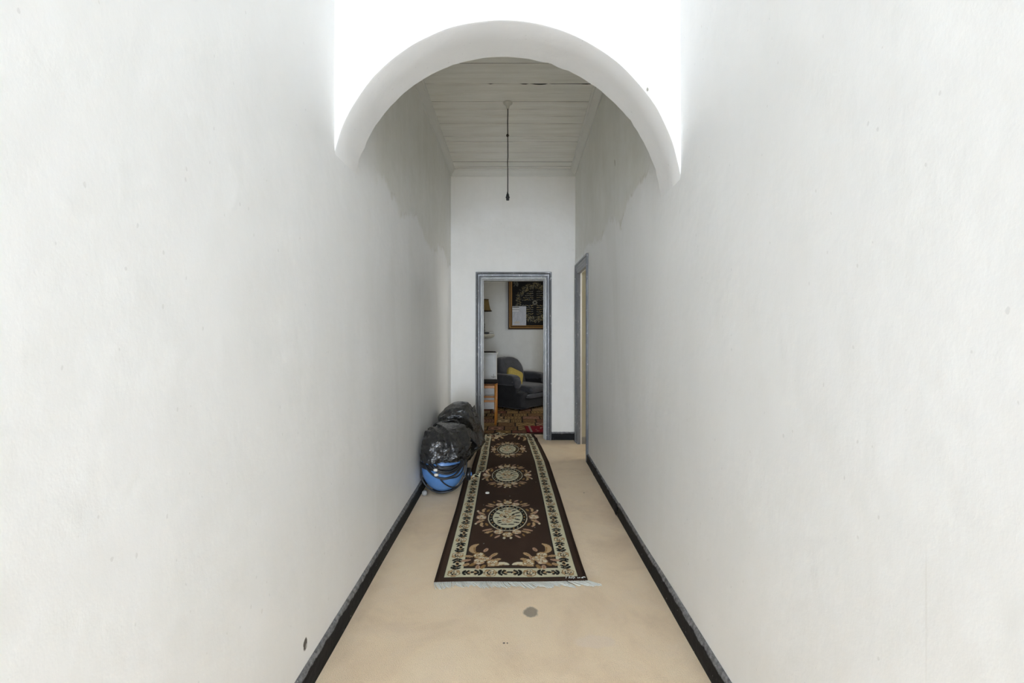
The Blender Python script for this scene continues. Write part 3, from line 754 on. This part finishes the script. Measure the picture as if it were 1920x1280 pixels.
# red rug at the sitting room threshold
cv = Canvas(0, .62, 0, .42, 110, 80, (0.20, 0.008, 0.018))
cv.rect(.05, .075, 0, .42, (.30, .24, .20)); cv.rect(.0, .62, 0, .018, (.06, .004, .008))
for _ in range(46):
    cv.ell(pr.uniform(.14, .6), pr.uniform(.05, .36), pr.uniform(.008, .03), pr.uniform(.006, .016), pr.uniform(0, 3), pr.choice([(.34, .26, .18), (.32, .10, .10), (.40, .34, .26), (.10, .01, .02)]))
me = canvas_mesh('red_rug', cv, lambda X, Y: np.stack([.19 + X - Y * .06, 6.10 + Y + X * .02, .0145 + 0 * X], -1), edge=(0, 0, -.008))
tag(obj('red_rug', me, M['rug'], base=(.4, 6.3, 0)), 'small red rug with pale flowers just inside the far doorway', 'rug')

# ------------------------------------------------------------------ pendant cord
pc = thing('pendant_light', 'bare black pendant cord with empty bulb socket hanging from boarded ceiling', 'pendant light', (-.047, 4.05, 2.52))
b = MB().lathe([(.006, -.052), (.012, -.050), (.016, -.030), (.026, -.014), (.040, -.006), (.042, .002)], (-.047, 4.05, HC - .004), 28)
obj('ceiling_rose', b, M['rosec'], pc, smooth=True, label='cream cone-shaped ceiling rose')
cp_ = [(-.047, 4.05, HC - .045)] + [(-.047 + .0035 * noise.noise(Vector((i * .6, 3, 0))), 4.05 + .003 * noise.noise(Vector((i * .5, 8, 0))), HC - .045 - i * .0545) for i in range(1, 15)]
b = MB().tube(spline([Vector(p) for p in cp_] + [Vector((-.048, 4.05, 2.575))], 5), .0042, 8)
kn = Vector((-.048, 4.05, 3.107)); b.tube(spline([kn + Vector((.009 * math.cos(t), .008 * math.sin(t), .006 * math.sin(2 * t))) for t in [k * PI / 3 for k in range(7)]], 4), .0045, 7)
b.tube([kn + Vector((0, 0, -.012)), kn + Vector((0, 0, .012))], .0075, 8)
obj('cord', b, M['cord'], pc, smooth=True)
b = MB().lathe([(.0125, -.048), (.0135, -.046), (.0135, -.028), (.018, -.026), (.018, -.018), (.0145, -.014), (.0125, .002), (.0075, .012), (.0045, .030)], (-.048, 4.05, 2.578), 24)
obj('bulb_socket', b, M['blackp'], pc, smooth=True)

# ------------------------------------------------------------------ vacuum cleaner
VC, VR = Vector((-.592, 3.86, .225)), Vector((.180, .185, .205))
vac = thing('vacuum_cleaner', 'round blue vacuum cleaner wrapped in black hose against the left wall', 'vacuum cleaner', (VC.x, VC.y, 0))
b = MB(); b.grid(lambda u, v: (VC.x + VR.x * math.cos(2 * PI * u) * math.sin(PI * v), VC.y + VR.y * math.sin(2 * PI * u) * math.sin(PI * v), VC.z - VR.z * math.cos(PI * v)), 56, 32, closeu=True)
obj('body', b, M['blue'], vac, smooth=True, label='glossy blue round drum')
b = MB().lathe([(.187, -.02), (.194, -.012), (.194, .012), (.187, .02)], (VC.x, VC.y, VC.z + .03), 56)
obj('rim', b, M['blackp'], vac, smooth=True)
b = MB().lathe([(.075, 0), (.09, .008), (.09, .02), (.06, .03)], (VC.x, VC.y, .018), 40)
obj('chassis', b, M['blackp'], vac, smooth=True)
for (x, y) in ((-.735, 3.775), (-.49, 4.02), (-.70, 4.02)):
    b = MB().soft((x, y, .024), (.044, .044, .046), 1, 1, 20, 12)
    obj('caster', b, M['greyp'], vac, smooth=True, label='small grey ball caster')
wx, wy = -.402, 4.12
b = MB(); b.lathe([(.02, -.02), (.05, -.019), (.056, -.012), (.056, .012), (.05, .019), (.02, .02)], (0, 0, 0), 32)
b.v = [(wx + z, wy + y_, .075 + x) for x, y_, z in b.v]
whl = obj('wheel', b, M['blackp'], vac, smooth=True)
b = MB(); b.lathe([(.018, .012), (.018, .026), (.008, .030)], (0, 0, 0), 20); b.v = [(wx + z, wy + y_, .075 + x) for x, y_, z in b.v]
b.tube([(wx - .10, wy - .10, .10), (wx - .03, wy, .075), (wx, wy, .075)], .012, 10)
obj('hub', b, M['blue'], whl, smooth=True, label='blue wheel hub')
def onball(px, py, off=.012):
    d = at(px, py, 1.0) - Vector((0, 0, CH)); o_ = Vector((0, 0, CH)) - VC; R = VR + Vector((off,) * 3)
    dd = Vector((d.x / R.x, d.y / R.y, d.z / R.z)); oo = Vector((o_.x / R.x, o_.y / R.y, o_.z / R.z))
    A, B, K = dd.dot(dd), oo.dot(dd), oo.dot(oo) - 1; q = B * B - A * K
    t = (-B - math.sqrt(q)) / A if q > 0 else -B / A
    p = VC + o_ + d * t
    if q <= 0:
        e = Vector(((p.x - VC.x) / R.x, (p.y - VC.y) / R.y, (p.z - VC.z) / R.z)); e.normalize(); p = VC + Vector((e.x * R.x, e.y * R.y, e.z * R.z))
    if p.z < .014: p.z = .014
    if p.x < -.765: p.x = -.765
    return p
loops = [
    ([(790, 858), (787, 878), (790, 898), (802, 914), (822, 923), (845, 920), (862, 909), (873, 890), (876, 868)], .0078, .016),
    ([(794, 862), (801, 878), (815, 892), (833, 897), (852, 891), (864, 877), (868, 866)], .0086, .014),
    ([(799, 860), (809, 876), (824, 886), (842, 888), (858, 880), (866, 868)], .0080, .022),
    ([(806, 862), (814, 876), (828, 884), (844, 884), (858, 876), (864, 866)], .0066, .030),
    ([(812, 862), (820, 872), (832, 878), (846, 878), (858, 870)], .0062, .022),
    ([(870, 862), (868, 880), (858, 893), (842, 897), (826, 900)], .0050, .020),
    ([(826, 899), (834, 907), (846, 913), (858, 914)], .0050, .014),
]
for pts, r, off in loops:
    p = [onball(x, y, off) for x, y in pts]
    if pts[-1][1] < 872 and len(pts) > 5: p.append(p[-1] + Vector((-.01, .03, .03)))
    obj('hose', MB().tube(spline(p, 8), r, 10), M['hose'], vac, smooth=True)
for i, (x, y) in enumerate(((816, 881), (818, 890))):
    p = onball(x, y, .034)
    b = MB().soft(p, (.034, .020, .022), .6, .6, 14, 10, .25, i * 3.0)
    obj('cable_tie', b, M['whitep'], vac, smooth=True, label='white plastic tie')

# ------------------------------------------------------------------ black plastic bags
def ridged(p, s_, seed):
    q = Vector((p[0] * s_ + seed, p[1] * s_, p[2] * s_)); n_ = noise.noise(q + Vector((noise.noise(q * .7) * 1.2,) * 3))
    return 1 - abs(n_) * 2.2
def bag(prof, ny_=70, nu=150, seed=0.0, amp=.012, open_bottom=True, hemwave=0.0, squareness=1.0, xmin=-.768):
    zs = [q[0] for q in prof]; b = MB()
    def f(u, v):
        t = v; z = zs[0] + (zs[-1] - zs[0]) * t
        i = t * (len(prof) - 1)
        val = [interp(i, range(len(prof)), [q[j] for q in prof]) for j in range(5)]
        z, cx, cy, rx, ry = val; th = 2 * PI * u
        c, s_ = math.cos(th), math.sin(th)
        e = squareness; x = cx + rx * math.copysign(abs(c) ** e, c); y = cy + ry * math.copysign(abs(s_) ** e, s_)
        q = (x, y, z * .7)
        fine = 1.0 if t < .38 else .45
        d = amp * 1.7 * ridged(q, 4.5, seed) + amp * .8 * fine * ridged((q[0], q[1], q[2] * 1.5), 12, seed + 7) + amp * .35 * fine * ridged(q, 28, seed + 3)
        k = d / max(.06, rx) * min(1, rx / .06)
        x = cx + (x - cx) * (1 + k); y = cy + (y - cy) * (1 + d / max(.06, ry) * min(1, ry / .06)); z = z + d * .35 * (1 if t > .1 else 0)
        if hemwave and t < .25:
            z += (1 - t / .25) * (hemwave * (noise.noise(Vector((u * 9, seed, 0))) + .6 * math.sin(th + 2.2)))
        # the wall stops it
        if x < xmin + .02: x = xmin + (.02) * math.exp((x - xmin - .02) / .04) * 1.0
        return (x, y, max(z, .016))
    b.grid(f, nu, ny_, closeu=True); return b
lo = bag([(.305, -.578, 3.865, .206, .206), (.325, -.576, 3.865, .207, .209), (.36, -.574, 3.868, .203, .205), (.42, -.574, 3.87, .200, .20), (.462, -.572, 3.88, .186, .188),
          (.505, -.568, 3.90, .150, .16), (.540, -.562, 3.92, .108, .12), (.560, -.56, 3.93, .06, .07), (.566, -.56, 3.93, .004, .004)], seed=4.2, amp=.019, hemwave=.014)
sm = thing('bin_bag', 'crumpled shiny black bin bag pulled over the top of the blue vacuum', 'plastic bag', (-.575, 3.87, .26))
obj('sheet', lo, M['bag'], sm, smooth=True)
# gathered hem of creases
b = MB()
for k in range(5):
    pts = []
    for i in range(26):
        th = -PI * .98 + PI * .98 * i / 25 + k * .02
        rr_ = .214 + .004 * noise.noise(Vector((i * .5, k * 3, 0)))
        z = .312 + k * .011 + .010 * noise.noise(Vector((i * .33, k * 5, 2))) + .014 * .6 * math.sin(th + 2.2)
        x = -.578 + rr_ * math.cos(th); x = max(x, -.766)
        pts.append(Vector((x, 3.865 + rr_ * math.sin(th), z)))
    b.tube(spline(pts, 3), lambda t, k=k: .0035 + .003 * abs(noise.noise(Vector((t * 14, k * 2, 1)))), 6)
obj('gathered_hem', b, M['bag'], sm, smooth=True)

up = bag([(.018, -.610, 4.86, .135, .26), (.06, -.600, 4.86, .150, .30), (.12, -.575, 4.84, .185, .34), (.19, -.545, 4.80, .222, .36), (.27, -.548, 4.76, .220, .35), (.36, -.556, 4.70, .205, .32),
          (.45, -.562, 4.62, .190, .28), (.53, -.556, 4.58, .160, .24), (.60, -.535, 4.55, .115, .18), (.645, -.515, 4.53, .065, .10), (.662, -.505, 4.52, .004, .01)], seed=9.1, amp=.013, squareness=.85, ny_=80)
ub = thing('bin_bag', 'large dusty black bin bag slumped behind the vacuum beside the far doorway', 'plastic bag', (-.58, 4.75, 0))
obj('sack', up, M['bag_dusty'], ub, smooth=True)
# turned-over mouth of the sack, and the torn corner flap
def P3(px, py, Y): return at(px, py, Y)
b = MB()
mouth = [(814, 800, 4.17), (819, 794, 4.20), (832, 790, 4.22), (846, 788, 4.22), (856, 789, 4.20), (862, 797, 4.17), (864, 804, 4.13), (860, 807, 4.12), (852, 803, 4.13), (842, 799, 4.14), (828, 799, 4.14), (818, 802, 4.15)]
mouth = [(x, y, Y + .02) for x, y, Y in mouth]
b.tube(spline([P3(*q) for q in mouth], 6, closed=True), lambda t: .011 + .010 * abs(noise.noise(Vector((t * 16, 0, 3)))), 8)
b.tube(spline([P3(822, 796, 4.20), P3(836, 794, 4.19), P3(850, 797, 4.17), P3(861, 804, 4.14)], 8), lambda t: .009 + .009 * abs(noise.noise(Vector((t * 12, 4, 3)))), 8)
obj('folded_mouth', b, M['bag'], ub, smooth=True)
b = MB()
def flap(u, v):
    A = P3(866 + 30 * u, 800 + 36 * u, 4.30 - .06 * u); B_ = P3(886 + 16 * u, 788 + 52 * u, 4.52)
    p = A.lerp(B_, v) + Vector((0, -.02 * math.sin(PI * v), 0)) + Vector((0, ridged((u, v, 0), 4, 2) * .012, ridged((u, v, 1), 5, 2) * .008))
    return tuple(p)
b.grid(flap, 30, 14)
fo = obj('drooping_flap', b, M['bag'], ub, smooth=True); md = fo.modifiers.new('thick', 'SOLIDIFY'); md.thickness = .003
b = MB(); b.grid(lambda u, v: tuple(P3(884 + 5.5 * u + 6 * v * (1 - .3 * u), 759 + 22 * v + 8 * (1 - u) * (1 - v), 4.55 + .03 * u)), 8, 12)
fo = obj('torn_corner', b, M['bag_dusty'], ub, smooth=True); md = fo.modifiers.new('thick', 'SOLIDIFY'); md.thickness = .003

# ------------------------------------------------------------------ sitting room furniture
ac = thing('armchair', 'slouchy charcoal velvet armchair with rolled arms against the sitting room wall', 'armchair', (.13, 8.34, .010), math.radians(48))
def L(name, mb, mat, parent=ac, label=None): return obj(name, mb, mat, parent, smooth=True, local=True, label=label)
b = MB()
def skirt(p):
    z = p.z; k = 1 + .05 * max(0, -z / .19)
    arch = .030 * math.exp(-(p.x / .22) ** 2) if (p.y < -.2 and z < -.12) else 0
    return Vector((p.x * k, p.y * k, z + arch + .004 * math.sin(p.x * 60) * (1 if z < .05 else 0)))
b.soft((0, 0, .165), (.86, .84, .315), .25, .22, 90, 30, .02, 1.0, skirt); L('base', b, M['armdark'])
b = MB().soft((0, -.12, .350), (.57, .76, .15), .5, .3, 60, 20, .035, 3.0); L('seat_cushion', b, M['armchair'], label='sagging grey velvet seat cushion')
b = MB().soft((0, -.430, .235), (.66, .08, .075), .6, .3, 40, 14, .04, 7.0); L('front_rail', b, M['armchair'])
b = MB().soft((0, .27, .58), (.66, .26, .60), .55, .42, 60, 30, .03, 5.0, lambda p: Vector((p.x * (1 - .22 * max(0, p.z / .3) ** 2), p.y + .10 * (p.z / .3), p.z))); L('backrest', b, M['armchair'], label='tall rounded grey backrest')
for sx in (-1, 1):
    b = MB().soft((sx * .355, .05, .33), (.16, .66, .44), .3, .25, 50, 24, .03, sx * 2.0)
    a_ = L('arm', b, M['armdark'])
    b = MB().soft((sx * .375, .06, .505), (.20, .66, .20), .62, .25, 50, 24, .04, sx * 5.0)
    r_ = L('armrest_roll', b, M['armchair'], a_)
    b = MB(); b.lathe([(.02, -.012), (.082, -.010), (.094, 0), (.084, .016), (.04, .028)], (0, 0, 0), 28)
    b.v = [(sx * .375 + x, -.265 - z, .455 + y_) for x, y_, z in b.v]
    L('scroll_front', b, M['armchair'], a_)
# mustard cushion on it
cz = at(967, 709, 8.12)
b = MB().soft((0, 0, 0), (.34, .34, .12), .75, .32, 40, 20, .03, 3.3)
b.v = [(x, z, y_) for x, y_, z in b.v]
yc = obj('cushion', b, M['yellow'], smooth=True, local=True); yc.location = (cz.x - .02, cz.y, cz.z + .005); yc.rotation_euler = (math.radians(-25), math.radians(24), math.radians(30))
tag(yc, 'mustard yellow scatter cushion leaning on the grey armchair', 'cushion')

# white cabinet
cb = thing('cabinet', 'white wooden cabinet on splayed legs behind the orange stool', 'cabinet', (-.53, 7.45, .008))
b = MB().box(-.80, -.268, 7.26, 7.62, .150, .995); b.box(-.815, -.262, 7.25, 7.63, .13, .155)
obj('body', b, M['white_furn'], cb, bevel=.004)
b = MB().box(-.815, -.252, 7.235, 7.635, .995, 1.028); obj('worktop', b, M['white_furn'], cb, bevel=.012)
dr = obj('door', MB().box(-.775, -.308, 7.242, 7.26, .40, .975), M['white_furn'], cb, bevel=.003)
b = MB().tube(spline([Vector((-.345, 7.235, .655)), Vector((-.325, 7.222, .65)), Vector((-.30, 7.225, .652)), Vector((-.275, 7.235, .65))], 5), .007, 8).tube([(-.31, 7.243, .63), (-.31, 7.225, .69)], .006, 8)
obj('latch', b, M['greyp'], dr, smooth=True, label='small metal latch')
obj('lower_panel', MB().box(-.775, -.308, 7.246, 7.26, .18, .375), M['white_furn'], cb, bevel=.003)
for x, y in ((-.30, 7.30), (-.78, 7.30), (-.30, 7.58), (-.78, 7.58)):
    obj('leg', MB().tube([(x, y, .14), (x + (.022 if x > -.5 else -.02), y + (-.015 if y < 7.4 else .015), .009)], lambda t: .020 - .008 * t, 10), M['white_furn'], cb, smooth=True)
b = MB().soft((-.50, 7.42, 1.036), (.44, .26, .016), .5, .5, 36, 10, .12, 2.0)
tag(obj('folded_cloth', b, M['pad'], smooth=True, base=(-.5, 7.42, 1.028)), 'flat dark cloth lying on top of the white cabinet', 'cloth')

# orange stool
st = thing('stool', 'orange varnished wooden stool with dark seat in front of the white cabinet', 'stool', (-.45, 6.80, .008))
for x in (-.255, -.64):
    for y in (6.61, 6.96):
        obj('leg', MB().tube([(x, y, .012), (x, y, .20), (x, y, .60)], .0175, 14), M['pine'], st, smooth=True)
for x0, x1, y0, y1 in ((-.64, -.255, 6.61, 6.61), (-.64, -.255, 6.96, 6.96), (-.255, -.255, 6.61, 6.96), (-.64, -.64, 6.61, 6.96)):
    for z, hh in ((.562, .020), (.355, .015)):
        zz = z + (.012 if y0 == y1 == 6.96 and z < .5 else 0)
        dx, dy = (0, .010) if x0 != x1 else (.010, 0)
        ex, ey = (.012, 0) if x0 != x1 else (0, .012)
        obj('rail', MB().box(x0 + ex - dx, x1 - ex + dx, y0 + ey - dy, y1 - ey + dy, zz - hh, zz + hh), M['pine'], st, bevel=.004)
b = MB().soft((-.447, 6.785, .622), (.44, .42, .036), .5, .3, 44, 14, .05, 6.0); obj('seat', b, M['pad'], st, smooth=True, label='dark padded seat')

# wall shelf with a lamp and a cloth
def arcx(t): return (-.62 + .25 * math.sin(t), 9.098 - .30 * math.cos(t))
sh = thing('wall_shelf', 'chalky white wall shelf with beaded rounded edge under the lamp', 'shelf', (-.7, 9.0, 1.235))
b = MB(); edge = [(-1.1, 9.098), (-1.1, 8.80)] + [(-.62 + .245 * math.sin(PI / 2 * k / 10), 9.045 - .245 * math.cos(PI / 2 * k / 10)) for k in range(11)] + [(-.375, 9.098)]
n = len(edge)
def ring(s_, z): return [(-.75 + (x + .75) * s_, 9.098 + (y - 9.098) * s_, z) for x, y in edge]
rg = [ring(.80, 1.235), ring(.93, 1.250), ring(.96, 1.262), ring(.985, 1.268), ring(1.0, 1.275), ring(1.0, 1.308), ring(.985, 1.318)]
vs = sum(rg, []); fs = [(j * n + i, j * n + (i + 1) % n, (j + 1) * n + (i + 1) % n, (j + 1) * n + i) for j in range(len(rg) - 1) for i in range(n)]
fs += [tuple(range(n - 1, -1, -1)), tuple((len(rg) - 1) * n + i for i in range(n))]
b.add(vs, fs); obj('board', b, M['shelfw'], sh, auto=40)
b = MB()
for k in range(26):
    t = k / 25
    if t < .5: x, y = -.86 + t * .48, 8.797
    else: a = (t - .5) * 2 * PI / 2; x, y = -.62 + .248 * math.sin(a), 9.045 - .248 * math.cos(a)
    b.soft((x, y, 1.290), (.020, .020, .024), 1, 1, 8, 6)
obj('beading', b, M['shelfw'], sh, smooth=True)
lp = thing('table_lamp', 'dark lamp with tan bell shade standing on the wall shelf', 'lamp', (-.578, 8.93, 1.318))
lc = (-.578, 8.93, 1.318)
obj('base', MB().lathe([(.060, 0), (.062, .008), (.040, .018), (.020, .040), (.028, .060), (.030, .075), (.018, .095)], lc, 24), M['iron'], lp, smooth=True)
obj('stem', MB().lathe([(.018, .09), (.024, .13), (.022, .17), (.027, .195), (.018, .21), (.020, .35), (.016, .44), (.020, .46)], lc, 18), M['iron'], lp, smooth=True)
def shade_mb(r_off, z_off=0): return [(.155 + r_off, .455), (.140 + r_off, .475), (.128 + r_off, .505), (.118 + r_off, .55), (.108 + r_off, .60), (.096 + r_off, .675)]
b = MB(); n = 32; pr_ = shade_mb(0); b.add([(lc[0] + r * math.cos(2 * PI * k / n), lc[1] + r * math.sin(2 * PI * k / n), lc[2] + z) for r, z in pr_ for k in range(n)], [(j * n + k, j * n + (k + 1) % n, (j + 1) * n + (k + 1) % n, (j + 1) * n + k) for j in range(len(pr_) - 1) for k in range(n)])
so = obj('lamp_shade', b, M['shade'], lp, smooth=True); md = so.modifiers.new('thick', 'SOLIDIFY'); md.thickness = .003
for r, z, tr in ((.157, .452, .008), (.098, .675, .006)):
    b = MB().tube([(lc[0] + r * math.cos(t * PI / 16), lc[1] + r * math.sin(t * PI / 16), lc[2] + z) for t in range(33)], tr, 8)
    obj('shade_trim', b, M['trimd'], so, smooth=True, label='dark braid trim')
b = MB().soft((-.535, 8.84, 1.338), (.16, .07, .040), .6, .5, 24, 12, .15, 4.0); tag(obj('shoe', b, M['blackp'], smooth=True, base=(-.535, 8.84, 1.318)), 'small black object on the wall shelf at the foot of the lamp', 'ornament')
bpy.data.objects['shoe'].name = 'ornament'
b = MB().soft((-.455, 8.92, 1.346), (.15, .12, .054), .9, .6, 36, 20, .35, 8.0, lambda p: Vector((p.x, p.y, p.z * (1 - p.x * 5)))); tag(obj('crumpled_cloth', b, M['clothw'], smooth=True, base=(-.46, 8.92, 1.318)), 'crumpled white cloth on the wall shelf beside the lamp', 'cloth')

# framed calligraphy and a sheet of paper stuck on it
PX, PZ, PH = .436, 1.945, .458
pic = thing('framed_calligraphy', 'large square gilt framed black print with a ring of gold calligraphy', 'picture', (PX, 9.09, PZ - PH - .07))
fp = [(0, .010), (.010, .014), (.014, .030), (.026, .034), (.032, .026), (.052, .030), (.060, .044), (.070, .046), (.078, .036), (.078, 0)]
def pframe(prof):
    b = MB(); vs = []
    for d, p in prof:
        q = PH + d; vs += [(PX - q, 9.098 - p, PZ - q), (PX + q, 9.098 - p, PZ - q), (PX + q, 9.098 - p, PZ + q), (PX - q, 9.098 - p, PZ + q)]
    fs = [(j * 4 + i, j * 4 + (i + 1) % 4, (j + 1) * 4 + (i + 1) % 4, (j + 1) * 4 + i) for j in range(len(prof) - 1) for i in range(4)]
    return b.add(vs, fs)
fo = obj('frame', pframe(fp), M['golddark'], pic)
obj('gilt_slip', pframe([(-.001, .012), (.0, .022), (.008, .028), (.013, .033), (.015, .020)]), M['gold'], fo, label='bright gold inner slip')
obj('gilt_bead', pframe([(.034, .024), (.036, .036), (.046, .038), (.048, .026)]), M['gold'], fo)
BK, GD, SV = (0.008, 0.008, 0.008), (0.42, 0.34, 0.16), (0.26, 0.25, 0.20)
cv = Canvas(-PH, PH, -PH, PH, 210, 210, BK)
cr = random.Random(21)
def squig(x, y, ang, ll, h, col, wd):
    n = cr.randint(2, 4); ca, sa = math.cos(ang), math.sin(ang); pts = []
    for i in range(n + 1):
        t = (i / n - .5) * ll; o_ = cr.uniform(-h, h); pts.append((x + ca * t - sa * o_, y + sa * t + ca * o_))
    cv.stroke(pts, wd, col)
for k in range(420):
    a = 2 * PI * cr.random(); r = cr.uniform(.285, .39)
    squig(r * math.cos(a), r * math.sin(a), a + cr.choice([0, 0, PI / 2, .6]), cr.uniform(.02, .05), .010, (.24, .20, .10) if cr.random() < .6 else (.17, .165, .13), .0024)
for sx in (-1, 1):
    for sy in (-1, 1):
        for r_ in range(5):
            yy = sy * (.055 + r_ * .042); half = math.sqrt(max(0, .265 ** 2 - yy ** 2))
            x = .035
            while x < half - .02:
                ll = cr.uniform(.025, .05); squig(sx * (x + ll / 2), yy, 0, ll, .010, SV if cr.random() < .6 else GD, .0028); x += ll + .008
for k in range(16):
    a = 2 * PI * k / 16; cv.stroke([(.02 * math.cos(a), .02 * math.sin(a)), (.05 * math.cos(a + .2), .05 * math.sin(a + .2))], .003, SV)
for sx in (-1, 1):
    for sy in (-1, 1):
        for _ in range(26):
            x, y = cr.uniform(.33, .43), cr.uniform(.33, .43)
            if math.hypot(x, y) > .47: squig(sx * x, sy * y, cr.uniform(0, 3), .03, .010, (.12, .12, .10), .003)
me = canvas_mesh('print', cv, lambda X, Y: np.stack([PX + X, 9.088 + 0 * X, PZ + Y], -1))
obj('print', me, M['print'], pic, label='black print with gold writing')
a, c_ = at(960.5, 574, 9.08), at(986.5, 610, 9.08)
pw, ph = c_.x - a.x, a.z - c_.z
cv = Canvas(0, pw, 0, ph, 70, 96, (.42, .43, .46))
for _ in range(60):
    x, y = cr.uniform(0, pw), cr.uniform(0, ph * .72); cv.stroke([(x, y), (x + cr.uniform(-.03, .03), y + cr.uniform(.03, .09))], .003, (.52, .53, .55) if cr.random() < .5 else (.33, .34, .38))
cv.rect(0, pw * .52, ph * .76, ph, (.55, .56, .56)); cv.rect(0, pw * .5, ph * .90, ph * .985, (.30, .30, .30))
for i in range(5): cv.rect(.02 + i * .024, .036 + i * .024, ph * .92, ph * .965, (.07, .07, .07))
cv.rect(0, pw * .52, ph * .80, ph * .825, (.10, .10, .10)); cv.rect(0, pw * .45, ph * .74, ph * .775, (.75, .75, .74))
for i in range(7): cv.stroke([(.05 + i * .014, .035 + .01 * (i % 2)), (.06 + i * .014, .075)], .003, (.50, .40, .18))
me = canvas_mesh('paper_sheet', cv, lambda X, Y: np.stack([a.x + X, 9.060 + .02 * (0 * Y), c_.z + Y], -1), edge=(0, .002, 0))
tag(obj('paper_sheet', me, M['paper'], base=((a.x + c_.x) / 2, 9.06, c_.z)), 'pale grey printed sheet tucked in lower left corner of the black framed print', 'paper')
